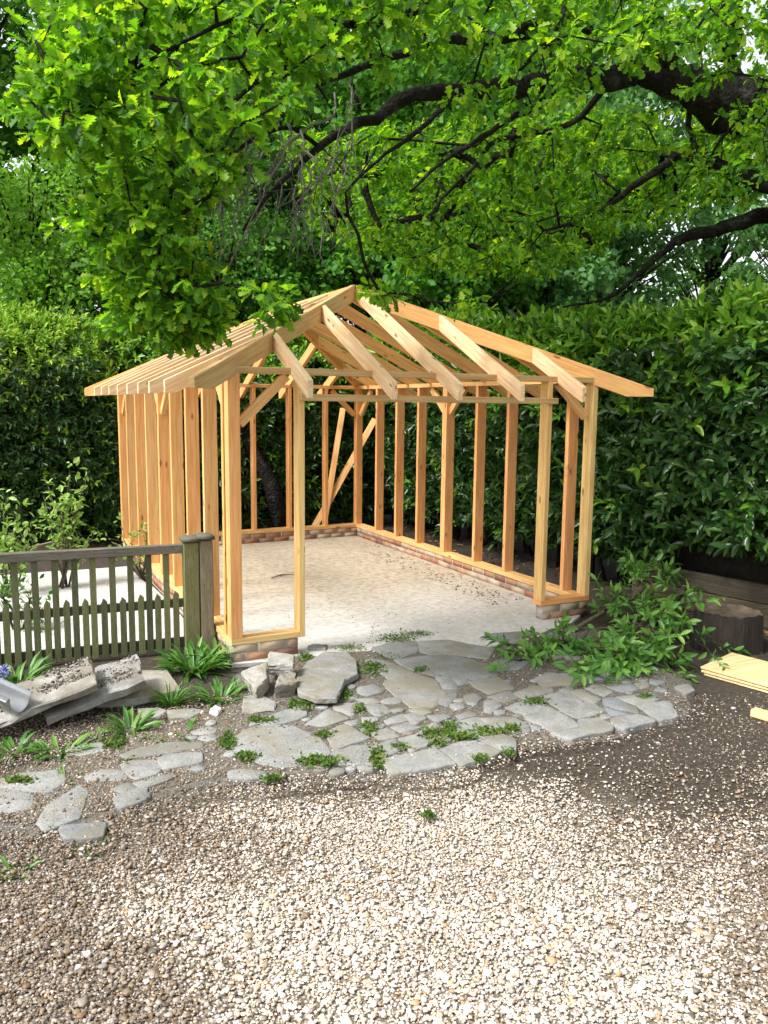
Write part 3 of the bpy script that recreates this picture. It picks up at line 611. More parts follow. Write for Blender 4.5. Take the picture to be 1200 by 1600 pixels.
def hedge_face(Lv, p, q, z0, z1f, outw, n, new_top=.85, size=.12, bulge=.18, lean=0.0, inner=.5, shoulder=.4, z0f=None):
    """shoots over an upright hedge face from p to q (plan), facing outw; z1f(t) gives the top"""
    p, q, o = np.array(p, float), np.array(q, float), np.array(outw, float)
    t = rng.random(n); zt = z1f(t); hz = rng.random(n)**.9; zb_ = z0+(z0f(t) if z0f else 0); z = zb_+(zt-zb_)*hz
    dep = np.where(rng.random(n) < inner, -rng.random(n)*.4, rng.random(n)*.12)+bulge*np.sin(t*31+z*4)*.5+bulge*np.sin(t*73+z*7.0+2)*.35+lean*(hz)
    dep -= shoulder*np.clip((hz-.8)/.2, 0, 1)**2+.15*np.clip((.15-hz)/.15, 0, 1)
    P = np.stack([p[0]+(q[0]-p[0])*t+o[0]*dep, p[1]+(q[1]-p[1])*t+o[1]*dep, z], 1)
    d = np.array([o[0], o[1], .25])+np.stack([rng.standard_normal(n)*.5, rng.standard_normal(n)*.5, rng.standard_normal(n)*.45], 1); d[:, 2] += np.clip((hz-.8)*5, 0, 1.2)
    mi = (rng.random(n) < np.where(hz > new_top, .8, .06+.16*(hz > .6))).astype(int)  # upper shoots mostly take the bright leaf, painting the sunlit top
    shoots(Lv, P, d, .2+.1*rng.random(n), 8, size, mi)
def hedge_top(Lv, p, q, z1f, inw, depth, n, size=.12, tall=.25, new=.8):
    p, q, o = np.array(p, float), np.array(q, float), np.array(inw, float)
    t = rng.random(n); dp = rng.random(n)*depth; zt = z1f(t)-.06+.05*np.sin(t*40)+.05*np.sin(dp*9+t*20)-.3*np.clip((.25-dp)/.25, 0, 1)**2
    P = np.stack([p[0]+(q[0]-p[0])*t+o[0]*dp, p[1]+(q[1]-p[1])*t+o[1]*dp, zt-.1], 1)
    d = np.array([0, 0, 1.])+rng.standard_normal((n, 3))*.35
    shoots(Lv, P, d, tall*(.5+rng.random(n)*.8), 8, size, (rng.random(n) < new).astype(int), .7)  # most top shoots get the sun-brightened leaf
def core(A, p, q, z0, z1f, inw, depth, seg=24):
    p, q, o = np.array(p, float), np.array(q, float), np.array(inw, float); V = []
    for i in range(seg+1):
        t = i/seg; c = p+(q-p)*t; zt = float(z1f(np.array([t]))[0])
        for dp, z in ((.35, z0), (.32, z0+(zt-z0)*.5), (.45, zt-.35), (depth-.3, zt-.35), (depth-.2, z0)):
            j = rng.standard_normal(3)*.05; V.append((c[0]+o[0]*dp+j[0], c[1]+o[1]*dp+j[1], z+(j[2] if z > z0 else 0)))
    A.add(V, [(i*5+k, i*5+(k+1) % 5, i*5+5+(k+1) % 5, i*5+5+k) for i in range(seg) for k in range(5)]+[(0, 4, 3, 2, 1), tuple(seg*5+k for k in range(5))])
def hedge(name, label, p, q, z0, z1f, outw, depth, nf, ntop, size, tall, stems=40, **kw):
    base = ((p[0]+q[0])/2-outw[0]*depth/2, (p[1]+q[1])/2-outw[1]*depth/2, GZ)
    root = empty(name, base, label, 'hedge')
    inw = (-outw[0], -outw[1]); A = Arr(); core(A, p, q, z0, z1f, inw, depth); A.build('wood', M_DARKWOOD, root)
    Lv = Leaves(); hedge_face(Lv, p, q, z0+.02, z1f, outw, nf, size=size, **kw); hedge_top(Lv, p, q, z1f, inw, depth, ntop, size, tall)
    L2 = Leaves(); return root, Lv
# right hedge, running from behind the shed towards the camera
HX = 4.62
def zr_top(t): return 3.22-.45*np.clip(t*2.0, 0, 1)+.30*np.clip((t-.58)*3, 0, 1)+.08*np.sin(t*17)
pR, qR = (HX, 7.0), (HX+.1, -3.4)
rootR, Lv = hedge('laurel_hedge', 'tall dark glossy laurel hedge right of the shed above the sleeper wall', pR, qR, GZ+.25, zr_top, (-1, 0), 1.6, 4800, 1700, .145, .3, bulge=.22, new_top=.8, z0f=lambda t: .42*np.clip((t-.55)*6, 0, 1))
# bare lower stems show as darkness, so the front leaves thin out near the ground behind the frame
A = Arr(); Lv.into(A, LAUV, LAUF); A.build('leaves', [M_LAUREL, M_LAURELN], rootR)
A = Arr()
for k in range(60):
    y = rng.uniform(.7, 6.8); p0 = np.array([HX+.25+rng.uniform(-.1, .3), y, GZ]); p1 = p0+np.array([rng.uniform(-.5, .1), rng.uniform(-.5, .5), rng.uniform(.9, 1.8)])
    A.tube([p0, (p0+p1)/2+rng.standard_normal(3)*.06, p1], [.03, .02, .008], 5)
A.build('stems', M_DARKWOOD, rootR, True)
# back hedge behind the shed
BY = 6.35
def zb_top(t): return 2.86+.10*np.sin(t*12)+.18*np.clip((t-.8)*4, 0, 1)
rootB, Lv = hedge('laurel_hedge', 'laurel hedge with sunlit top across the back of the shed', (-.1, BY), (4.9, BY), GZ+.1, zb_top, (0, -1), 1.5, 2800, 1500, .115, .25, bulge=.15, new_top=.78, shoulder=.7)
A = Arr(); Lv.into(A, LAUV, LAUF); A.build('leaves', [M_LAUREL, M_LAURELN], rootB)
# clipped hedge on the left, rounded right shoulder
def zl_top(t): return 3.06-.8*np.clip((t-.90)/.10, 0, 1)**3+.03*np.sin(t*21)
rootL, Lv = hedge('clipped_hedge', 'clipped rounded hedge with yellow green top left of the shed', (-6.5, 5.75), (.12, 6.1), GZ+.1, zl_top, (0.05, -1), 1.6, 6000, 2800, .085, .10, bulge=.10, new_top=.80, shoulder=.9)
A = Arr(); Lv.into(A, LAUV, LAUF); A.build('leaves', [M_LAUREL, M_CLIPLIT], rootL)

# ---- oak
class Skel:
    def __init__(s): s.p = []; s.par = []; s.r = []; s.tip = []
    def limb(s, pts, rad, parent=None):
        P = np.array(pts, float); n = len(P); out = []
        # resample as a smooth curve with a little wander
        tt = np.linspace(0, n-1, (n-1)*4+1); ids = []
        for u in tt:
            i = min(int(u), n-2); f = u-i; p0, p1, p2, p3 = P[max(i-1, 0)], P[i], P[i+1], P[min(i+2, n-1)]
            c = .5*((2*p1)+(-p0+p2)*f+(2*p0-5*p1+4*p2-p3)*f*f+(-p0+3*p1-3*p2+p3)*f**3)
            r = rad[i]*(1-f)+rad[i+1]*f; c = c+rng.standard_normal(3)*min(.02, r*.25)
            s.p.append(c); s.r.append(r); s.par.append((ids[-1] if ids else (parent if parent is not None else -1))); s.tip.append(0); ids.append(len(s.p)-1)
        return ids
    def grow(s, T, step=.2, sag=.12):
        T = np.asarray(T); base = np.array(s.p); d0 = np.array([np.min(((base-t)**2).sum(1)) for t in T]); ends = []
        buf = np.zeros((len(base)+len(T)*14, 3)); buf[:len(base)] = base; m = len(base)
        for t in T[np.argsort(d0)]:
            dd = ((buf[:m]-t)**2).sum(1); j = int(np.argmin(dd)); dist = math.sqrt(dd[j]); n = min(12, max(1, int(dist/step))); a = buf[j].copy(); par = j
            bow = rng.standard_normal(3)*.10*dist+np.array([0, 0, sag*dist])
            for k in range(1, n+1):
                u = k/n; c = a+(t-a)*u+bow*4*u*(1-u)*.6+(rng.standard_normal(3)*.018 if k < n else 0)
                s.p.append(c); s.par.append(par); s.r.append(None); s.tip.append(0); buf[m] = c; par = m; m += 1
            s.tip[par] = 1; ends.append(par)
        return ends
    def tubes(s, A, r0=.0062, pw=.42, sides_big=10):
        n = len(s.p); cnt = np.array(s.tip, float); par = np.array(s.par); P = np.array(s.p); kids = [[] for _ in range(n)]
        for i in range(n-1, -1, -1):
            if par[i] >= 0 and par[i] < i: cnt[par[i]] += cnt[i]
        R = np.array([s.r[i] if s.r[i] is not None else r0*max(cnt[i], 1)**pw for i in range(n)])
        for i in range(n):
            if par[i] >= 0: kids[par[i]].append(i)
        done = np.zeros(n, bool); starts = [i for i in range(n) if par[i] < 0]
        while starts:
            i = starts.pop(); chain = [i] if par[i] < 0 else [par[i], i]
            while kids[chain[-1]]:
                k = sorted(kids[chain[-1]], key=lambda q: -R[q]-(10 if s.r[q] is not None and s.r[chain[-1]] is not None else 0)); starts += k[1:]; chain.append(k[0])
            rr = R[chain].copy()
            if par[i] >= 0: rr[0] = min(rr[0], rr[1]*1.15)
            if len(chain) > 1:
                big = rr.max() > .03
                A.tube(P[chain], rr, sides_big if big else 4, 0, True, .075 if big else 0)
oakroot_xy = atd(1345, 300, 8.7)
oak = empty('oak_tree', (oakroot_xy[0], oakroot_xy[1], GZ), 'large spreading oak arching over the shed from behind the right hedge', 'tree')
sk = Skel()
def L(*q, parent=None):   # px, py, depth, width in pixels
    return sk.limb([atd(a, b, c) for a, b, c, _ in q], [w_*c/F_PX/2*(.84 if a_ < 1080 else .94) for a_, _, c, w_ in q], parent)
b0 = np.array(oakroot_xy)
sk.limb([(b0[0], b0[1], GZ-.1), (b0[0]+.05, b0[1], 1.2), (b0[0], b0[1]+.05, 2.8), tuple(atd(1345, 260, 8.7)), tuple(atd(1400, 60, 8.8)), tuple(atd(1420, -300, 8.9))], [.62, .52, .47, .45, .3, .15])
L((1345,260,8.7,130),(1240,200,8.3,118),(1150,165,8,92),(1075,135,7.8,62),(1010,115,7.6,48),(950,120,7.4,44),(875,125,7.2,40),(800,140,7,36),(725,145,6.7,31),(650,145,6.4,27),(600,177,6.2,21),(545,200,6,17),(500,230,5.8,13),(460,265,5.6,10),(415,310,5.4,8),(380,360,5.2,5))
L((1150,165,8,55),(1138,90,8,40),(1142,0,7.9,36),(1155,-120,7.8,30),(1130,-300,7.8,18))
L((1085,140,7.8,48),(1035,95,7.6,42),(960,60,7.2,33),(850,52,6.8,27),(760,60,6.4,22),(690,60,6.1,19),(620,85,5.9,15),(550,112,5.7,12),(480,140,5.5,9),(400,190,5.2,7),(340,250,5,5))
L((1345,330,8.8,60),(1210,287,8.4,34),(1150,275,8.3,27),(1098,245,8.2,21),(1055,247,8.2,17),(1010,275,8.2,14),(960,315,8.3,10),(905,345,8.4,7),(850,360,8.5,5))
L((1098,247,8.2,12),(1080,210,8.1,10),(1075,160,8,9),(1076,130,7.8,10))
L((1345,345,9,55),(1210,330,9,27),(1130,358,9,22),(1060,375,9,18),(1035,395,9.1,14),(990,435,9.2,10),(950,465,9.3,6),(880,480,9.4,4))
L((1140,20,7.9,30),(1020,-60,7.2,28),(880,-70,6.4,24),(740,-20,5.7,19),(640,20,5.3,16),(550,42,5,13),(480,22,4.8,11),(420,15,4.6,10),(340,40,4.5,8),(260,80,4.4,6),(160,140,4.3,5),(80,190,4.2,4))
L((880,130,7.2,16),(850,160,7.2,13),(790,190,7.2,11),(745,220,7.1,9),(690,255,7,7),(640,300,6.9,5))
L((950,125,7.4,14),(890,195,7.8,11),(780,218,7.8,9),(740,262,7.8,7),(690,310,7.9,5))
L((725,145,6.7,14),(690,170,6.5,11),(640,215,6.2,8),(590,250,6,6),(540,300,5.8,5))
L((620,85,5.9,10),(480,95,5.2,9),(400,130,5,8),(330,200,4.8,6),(280,280,4.7,5),(240,350,4.6,4))
L((500,230,5.8,9),(440,200,5.5,8),(340,260,5.1,6),(310,340,4.9,5),(300,430,4.7,4))
from math import inf
def sample(poly, n, d0, d1):
    po = np.array(poly, float); out = []
    while len(out) < n:
        q = po.min(0)+rng.random((4*n, 2))*(po.max(0)-po.min(0)); q = q[inpoly(q, poly)]
        out += list(q)
    q = np.array(out[:n]); d = d0+(d1-d0)*rng.random(n); return np.array([atd(a, b, c) for (a, b), c in zip(q, d)])
near = np.concatenate([
  sample([(90,-60),(50,60),(60,110),(170,260),(185,330),(190,400),(300,400),(310,330),(360,270),(420,190),(520,90),(560,-60)], 190, 4.0, 6.0),
  sample([(45,150),(45,190),(60,240),(110,240),(190,150),(120,110)], 22, 4.0, 4.7),
  sample([(110,300),(140,395),(180,450),(310,460),(320,400),(300,320)], 44, 4.4, 5.2),
  sample([(185,480),(185,505),(245,500),(270,528),(315,520),(330,460),(300,430),(220,440)], 50, 4.6, 5.0),
  sample([(415,475),(440,470),(440,490),(425,495)], 3, 4.25, 4.4),
  sample([(585,455),(620,458),(600,472)], 3, 6.3, 6.8), sample([(715,470),(740,465),(735,485)], 3, 6.5, 7),
  sample([(420,-60),(420,60),(620,100),(740,10),(740,-60)], 40, 4.2, 5.5)])
mid = np.concatenate([
  sample([(580,-80),(1260,-80),(1260,70),(1000,50),(640,80)], 105, 5.8, 8.5),
  sample([(640,40),(1240,20),(1240,70),(640,80)], 34, 5.4, 7.0), sample([(960,70),(1240,60),(1240,280),(1120,230)], 16, 5.8, 7.2), sample([(700,110),(900,90),(900,170),(700,190)], 8, 5.6, 6.4),
  sample([(450,210),(640,200),(900,180),(1260,160),(1260,290),(1100,320),(960,340),(920,400),(800,430),(660,415),(560,390),(490,350)], 500, 7.4, 12.5),
  sample([(600,210),(1000,190),(1060,320),(900,400),(640,380)], 110, 8.5, 12.5)])
offs = sample([(-100,-600),(-50,-100),(1350,-100),(1350,-600)], 110, 5, 9)
near_e = sk.grow(near, .16); mid_e = sk.grow(mid, .22); off_e = sk.grow(offs, .25)
Aw = Arr(); sk.tubes(Aw); Aw.build('trunk', M_BARK, oak, True)
def spray(Lv, tips, par, ntip, rad, nl, size, mi=0):
    n = len(tips)
    for k in range(ntip):
        o = unit(n)*np.array([1, 1, .6])*rad*rng.random(n)[:, None]**.5*(0 if k == 0 else 1); c = tips+o
        dirv = par*.6+o/rad*.9+np.array([0, 0, -.15])
        for j in range(nl):
            a = unit(n)*.95+dirv*.7; ln = np.linalg.norm(a, axis=1)[:, None]; a /= ln
            Lv.add(c+a*.012, a+np.array([0, 0, -.22]), np.array([0, 0, 1.]), size*(.6+.6*rng.random(n)), .55, mi)
Lv = Leaves(); P = np.array(sk.p)
def tipdir(e): e = np.array(e); d = P[e]-P[np.array(sk.par)[e]]; return d/(np.linalg.norm(d, axis=1)[:, None]+1e-9)
spray(Lv, P[near_e], tipdir(near_e), 6, .19, 7, .085)
A = Arr(); Lv.into(A, OAKV, OAKF)
Lv = Leaves(); spray(Lv, P[mid_e], tipdir(mid_e), 8, .21, 6, .085); spray(Lv, P[off_e], tipdir(off_e), 6, .32, 5, .12); Lv.into(A, OAKLV, OAKLF)
A.build('crown', [M_OAK], oak)
# bare lichened twigs hanging under the limb
A = Arr()
for k in range(46):
    x0, y0, d = rng.uniform(330, 560), rng.uniform(110, 260), rng.uniform(4.9, 6.2); a = atd(x0, y0, d)
    e = atd(x0+rng.uniform(-140, 40), y0+rng.uniform(90, 210), d-rng.uniform(-.1, .5)); n = 9; pts = []
    for i in range(n): u = i/(n-1); pts.append(a+(e-a)*u+np.array([0, 0, .25*np.linalg.norm(e-a)*u*(1-u)])+rng.standard_normal(3)*.018*(i > 0))
    A.tube(pts, np.linspace(.009, .003, n), 4)
    for j in range(4):
        b = pts[rng.integers(2, n)]; t = b+rng.standard_normal(3)*.12+np.array([0, 0, -.12]); A.tube([b, (b+t)/2+rng.standard_normal(3)*.02, t], [.004, .003, .0015], 3)
A.build('dead_twigs', M_LICHEN, oak)

# ---- trees beyond the hedges
def bgtree(name, label, x, y, h, crown_r, crown_z, nclump, mat, size=.16, trunk=.16, group='trees behind the hedge', dense=26, zs=1.2, lean=0):
    root = empty(name, (x, y, GZ), label, 'tree', group); A = Arr()
    b = np.array([x, y, GZ-.05]); pts = [b+np.array([lean*u*h+.12*math.sin(u*5), .1*math.sin(u*7+1), u*h*.92]) for u in np.linspace(0, 1, 9)]
    A.tube(pts, np.linspace(trunk, trunk*.2, 9), 8, 0, True, .05); c0 = np.array([x+lean*h*.6, y, crown_z]); Lv = Leaves()
    u = unit(nclump); r = rng.random(nclump)**.4; lob = 1+.28*np.sin(u[:, 0]*5+x)+.22*np.sin(u[:, 2]*7+y)
    C = c0+u*(r*lob)[:, None]*np.array([crown_r, crown_r, crown_r*zs])
    C = C[C[:, 2] > .3]
    for c in C[:90]:
        i = min(8, max(1, int((c[2]-GZ)/h*8*.8))); a = pts[i]; A.tube([a, (a+c)/2+np.array([0, 0, .15]), c], [trunk*.3, trunk*.16, .008], 4)
    A.build('trunk', M_BARK, root, True)
    n = len(C)
    for k in range(dense):
        o = unit(n)*rng.random(n)[:, None]**.5*.38*np.array([1, 1, .7]); Lv.add(C+o, unit(n)+np.array([0, 0, -.2])+o, np.array([0, 0, 1.]), size*(.6+.7*rng.random(n)), .7)
    A = Arr(); Lv.into(A, FARV, FARF); A.build('crown', [mat], root)
def gx(px, py, d): q = atd(px, py, d); return q[0], q[1]
TREES = [  # px, depth, height, crown radius, crown centre z, clumps, material, label
 (60, 14, 6.2, 2.1, 3.9, 560, M_FARY, 'soft feathery green tree above the left end of the clipped hedge', 1.2),
 (-60, 17, 13, 3.6, 9.5, 800, M_FARL, 'tall dark tree at the far left edge behind the clipped hedge', 1.2),
 (215, 18, 12, 3.4, 7.0, 800, M_FARL, 'dark leafy tree behind the gap between clipped hedge and shed roof', 1.4),
 (420, 19, 13, 3.4, 7.5, 760, M_FARB, 'deep green tree standing directly behind the shed roof left slope', 1.4),
 (590, 17, 11, 2.7, 6.4, 640, M_FARL, 'bushy green tree directly behind the roof apex', 1.3),
 (745, 20, 14, 3.3, 8.0, 700, M_FARL, 'tree with upright bare trunk above the right slope rafters', 1.4),
 (900, 18, 11, 2.6, 6.6, 560, M_FARB, 'dark tree behind the laurel hedge right of the roof', 1.4),
 (1090, 23, 12, 3.0, 7.6, 170, M_FARL, 'thin crowned tree with white sky showing through, right of the shed', 1.4),
 (1290, 16, 9, 2.3, 6.0, 200, M_FARB, 'green tree at the right edge behind the tall laurel hedge', 1.3),
 (330, 27, 17, 4.5, 11, 800, M_FARL, 'tall pale tree far behind the clipped hedge', 1.3),
 (660, 28, 17, 4.6, 11, 800, M_FARY, 'tall yellow green tree farthest behind the roof', 1.3),
 (350, 15.5, 5.2, 1.7, 4.3, 330, M_FARL, 'low bushy tree just behind the back hedge, left of the roof apex', 1.0),
 (690, 16, 5.4, 1.8, 4.2, 330, M_FARL, 'low bushy tree just behind the hedge, right of the roof apex', 1.0),
 (845, 17, 5.2, 1.6, 4.2, 260, M_FARB, 'low dark bushy tree behind the hedge above the right hip rafter', 1.0),
 (940, 30, 18, 4.2, 12, 330, M_FARY, 'tall yellow green tree farthest behind the right hedge', 1.3)]
for px, d, h, cr, cz, nc, m, lab, zs in TREES:
    X, Y = gx(px, 600, d); bgtree('garden_tree', lab, X, Y, h, cr, cz, nc, m, .085 if d < 16 else .14, .14 if d < 20 else .2, zs=zs, dense=46 if d < 16 else 40)
# leaning trunk seen through the left half of the back wall
A = Arr(); a = atd(446, 842, 12.5); a[2] = GZ-.05; b = atd(374, 664, 12.4); c = atd(300, 560, 12.6)
A.tube([a, a*.55+b*.45+np.array([.1, 0, .05]), b, c], [.16, .13, .10, .06], 9, 0, True, .05)
for k in range(5): A.tube([b, b+np.array([rng.uniform(-.6, .4), rng.uniform(-.2, .4), rng.uniform(.4, 1.0)])], [.03, .008], 4)
tag(A.build('leaning_trunk', M_BARK, None, True, a), 'bare leaning tree trunk under the hedge, seen through the back wall studs', 'tree')

# ================================================================== SHRUBS AND PLANTS
def shrub(label, px, py, zg, stems, mat, n, size, group=None):
    base = atz(px, py, zg); root = empty('shrub', tuple(base), label, 'shrub', group); A = Arr(); Lv = Leaves()
    for (tx, ty, dd) in stems:
        dep = pxof(base)[2]; t = atd(tx, ty, dep+dd); mid_ = base*.45+t*.55+np.array([0, 0, .04])+rng.standard_normal(3)*.03
        pts = [base+rng.standard_normal(3)*np.array([.03, .03, 0]), mid_*.5+base*.5+rng.standard_normal(3)*.02, mid_, t]; A.tube(pts, [.013, .011, .008, .003], 5)
        q = np.array([pts[1]+(pts[2]-pts[1])*u if u < 1 else pts[2]+(pts[3]-pts[2])*(u-1) for u in np.linspace(.5, 2, n)])
        for p in q[::3]:
            e = p+rng.standard_normal(3)*.09+np.array([0, 0, .07]); A.tube([p, e], [.004, .002], 3)
            k = 5; Lv.add(e+rng.standard_normal((k, 3))*.03, unit(k)+np.array([0, 0, .3]), np.array([0, 0, 1.]), size*(.7+.5*rng.random(k)), .6)
        Lv.add(q+rng.standard_normal((n, 3))*.03, unit(n)+np.array([0, 0, .2]), np.array([0, 0, 1.]), size*(.6+.6*rng.random(n)), .6)
    A.build('stems', M_CUTBARK, root, True); A = Arr(); Lv.into(A, SMV, SMF); A.build('leaves', mat, root)
shrub('tall young shrub with pale curled leaves behind the fence', 100, 918, -.15, [(110, 740, 0), (140, 735, .1), (75, 760, 0), (95, 790, -.1), (125, 780, .1), (68, 775, .05), (150, 830, .1)], M_SHRUB, 18, .085)
shrub('low leafy shrub behind the fence at the left edge', 12, 930, -.15, [(5, 790, 0), (25, 800, .1), (45, 815, 0), (-20, 780, 0), (60, 830, .1), (-30, 830, 0), (10, 850, 0)], M_SHRUB, 18, .085)
shrub('small sprig with yellow green leaves against the left wall studs', 222, 905, -.15, [(228, 820, 0), (205, 850, 0), (240, 905, .0), (215, 880, 0), (190, 835, 0)], M_SHRUB, 10, .07)
shrub('low weedy shrub among the fence pickets at far left', 30, 985, -.15, [(20, 905, 0), (5, 930, 0), (45, 930, 0), (60, 960, 0), (-20, 920, 0), (80, 985, 0)], M_PLANT, 16, .06)

def clump(label, px, py, rad, n, length, mat=M_PLANT, up_=.8, z=-.15, name='plant', cat='plant', wide=1.0, group=None):
    b = atz(px, py, z); base = (b[0], b[1], GZ); ang = rng.random(n)*2*math.pi; r = rng.random(n)**.5*rad
    T = np.stack([b[0]+np.cos(ang)*r, b[1]+np.sin(ang)*r, np.full(n, GZ)], 1); ax = np.stack([np.cos(ang), np.sin(ang), up_*(.5+rng.random(n)*1.2)], 1)+rng.standard_normal((n, 3))*.25
    ax[:, 2] = np.abs(ax[:, 2])+.1; Lv = Leaves(); Lv.add(T, ax, np.stack([-np.cos(ang)*.6, -np.sin(ang)*.6, np.ones(n)], 1), length*(.55+.6*rng.random(n)), .2)
    A = Arr(); v = STRV.copy(); v[:, 0] *= wide; v[:, 2] *= 1.6; Lv.into(A, v, STRF)
    return tag(A.build(name, mat, None, False, base), label, cat, group)
gp = 'strap leaved plants at the paving edge'
clump('largest strap leaved plant, at the foot of the fence post', 300, 1042, .16, 110, .24, wide=1.4, group=gp)
clump('strap leaved plant growing beside the brick corner', 335, 1030, .08, 40, .22, wide=1.4, group=gp)
clump('bright strap leaved plant left of the tilted rubble lump', 345, 1090, .11, 90, .17, wide=1.5, group=gp)
clump('fine grassy tuft in front of the flat grey slab', 266, 1098, .05, 90, .16, wide=.5, up_=1.4, name='grass_tuft', cat='grass tuft', group=gp)
clump('star shaped strap leaved plant in front of the broken slab corner', 203, 1140, .05, 34, .19, wide=1.6, group=gp)
clump('low spreading strap leaved plant near the long pale paving stone', 274, 1148, .12, 60, .13, up_=.35, wide=1.6, group=gp)
clump('small low plant left of the star shaped plant', 158, 1150, .06, 26, .12, up_=.4, wide=1.6, group=gp)
clump('leafy weed above the left paving stones', 95, 1175, .09, 50, .14, up_=.6, wide=1.6, group=gp)
clump('dark green weed at the left edge below the gutter', 20, 1172, .1, 44, .13, up_=.5, wide=1.8, group=gp)
clump('weed tuft between the left paving stones', 97, 1222, .05, 36, .10, up_=.6, wide=1.2, group=gp)
clump('small weed beside the long pale paving stone', 186, 1188, .04, 30, .10, up_=.6, wide=1.2, group=gp)
clump('grey green weed on the gravel below the left stones', 132, 1322, .05, 30, .08, up_=.3, wide=1.2, group=gp)
clump('small weed on the gravel at the far left', 22, 1358, .05, 26, .09, up_=.4, wide=1.6, group=gp)
clump('dark strap leaved plant under the fence at the left edge', 25, 1062, .13, 60, .2, wide=1.4, group=gp)
clump('fern like leaf spray over the brick corner', 352, 1000, .06, 26, .17, up_=.7, wide=1.8, group=gp)
# blue flowers at the left edge
b = atz(8, 1050, .0); root = empty('blue_flower', (b[0], b[1], GZ), 'small blue flower head at the foot of the fence, left edge', 'flower')
A = Arr(); Lv = Leaves(); Lv.add(b+np.clip(rng.standard_normal((60, 3)), -1.5, 1.5)*.018, unit(60), np.array([0, 0, 1.]), .034, .8); Lv.into(A, SMV, SMF); A.build('petals', M_FLOWER, root)
A = Arr(); A.tube([(b[0], b[1], GZ), (b[0]+.01, b[1], GZ+.09), b], [.006, .005, .004], 6); A.build('stem', M_PLANT, root, True)
# weeds in the paving joints: too fine to count
A = Arr(); Lv = Leaves()
spots = [(508,1152,14,4),(500,1195,26,7),(488,1052,14,6),(478,1030,10,5),(470,1105,16,8),(580,1048,16,8),(575,1142,10,8),(705,1140,10,6),(683,1152,22,7),(725,1156,22,5),(765,1148,24,6),(800,1142,10,5),(683,1165,10,5),(590,1185,8,10),(590,1200,8,6),(625,1172,10,4),
  (355,1165,10,8),(385,1187,14,6),(425,1222,14,4),(355,1160,6,10),(840,1100,14,5),(1008,1093,10,4),(750,1190,8,5),(795,1180,8,5),(560,1112,8,5),(400,1130,8,6),(620,1000,30,8),(655,992,20,4),(545,1015,20,5),(610,1028,16,6),(670,1280,8,4),(420,1130,10,4),(655,1050,8,3),(30,1225,18,5),(180,1165,14,8),(540,1090,10,5)]
for x, y, rx, ry in spots:
    n = int(rx*ry*2.2)+20; P_ = np.array([atz(x+rng.normal()*rx*.6, y+rng.normal()*ry*.6, -.15) for _ in range(n)]); P_[:, 2] = -.136
    moss = y < 1035 and x > 530
    Lv.add(P_, unit(n)*np.array([1, 1, .3])+np.array([0, 0, .35 if moss else .8]), np.array([0, 0, 1.]), (.016 if moss else .024)*(.5+rng.random(n)), .6)
Lv.into(A, SMV, SMF); tag(A.build('weeds', M_MOSS), 'weeds and moss growing in the paving joints', kind='stuff')

# ================================================================== CUT LAUREL BRANCHES, STUMP, SLEEPERS, PLYWOOD
def cut_branch(label, pts, r0, side, nsh, size, droop=.0, skip=0.2, cutends=True):
    P_ = np.array(pts, float); base = P_[0].copy(); root = empty('cut_branch', tuple(base), label, 'branch', 'cut laurel branches'); A = Arr(); Lv = Leaves()
    A.tube(P_, np.linspace(r0, r0*.3, len(P_)), 7, 0, True, .05)
    for k in range(nsh):
        u = skip+(1-skip)*rng.random(); i = u*(len(P_)-1); j = min(int(i), len(P_)-2); b = P_[j]+(P_[j+1]-P_[j])*(i-j); d = nrm(P_[j+1]-P_[j])
        e = b+(d*.5+rng.standard_normal(3)*np.array([.8, .8, .5])+np.array([0, 0, .15]))*side*(.5+.7*rng.random()); e[2] = max(e[2], GZ+.03+rng.random()*.08)
        A.tube([b, (b+e)/2+np.array([0, 0, .03]), e], [r0*.28, r0*.2, .002], 4)
        shoots(Lv, np.array([b*.45+e*.55]), np.array([e-b]), np.linalg.norm(e-b)*.75, 9, size)
    M = np.concatenate(Lv.T); A.build('wood', M_CUTBARK, root, True)
    A = Arr(); Lv.into(A, LAUV, LAUF); A.v[0][:, 2] = np.maximum(A.v[0][:, 2], GZ+.012); A.build('leaves', M_CUT, root)
    A = Arr(); d = nrm(P_[0]-P_[1]); A.tube([P_[0]-d*.004, P_[0]+d*.006], [r0*1.02, r0*.98], 9); A.build('cut_end', M_PALECUT, root)
def g(x, y, z=-.12): return atz(x, y, z)
cut_branch('front cut laurel branch pointing across the paving with bright leafy tip', [g(1035, 965, .06), g(985, 985, .0), g(930, 1000, -.05), g(895, 1003, -.08), g(865, 1010, -.12), g(840, 1020, -.13), g(815, 1034, -.14)], .028, .16, 26, .10, skip=.55)
cut_branch('cut laurel branch rising against the sleeper wall with upright sprig', [g(895, 985, -.12), g(945, 955, -.02), g(990, 935, .1), g(1020, 905, .18), g(1005, 885, .30)], .024, .22, 36, .105, skip=.2)
cut_branch('large cut laurel bough heaped before the tree stump', [g(1070, 920, .22), g(1040, 955, .1), g(1010, 985, .03), g(985, 1010, -.03), g(965, 1030, -.1), g(955, 1042, -.12)],   .034, .25, 72, .11, skip=.05)
cut_branch('leafy laurel side shoots spread on the soil left of the stump', [g(1085, 1000, -.06), g(1050, 1015, -.08), g(1010, 1030, -.1), g(980, 1040, -.12)], .014, .2, 30, .095, skip=.0)
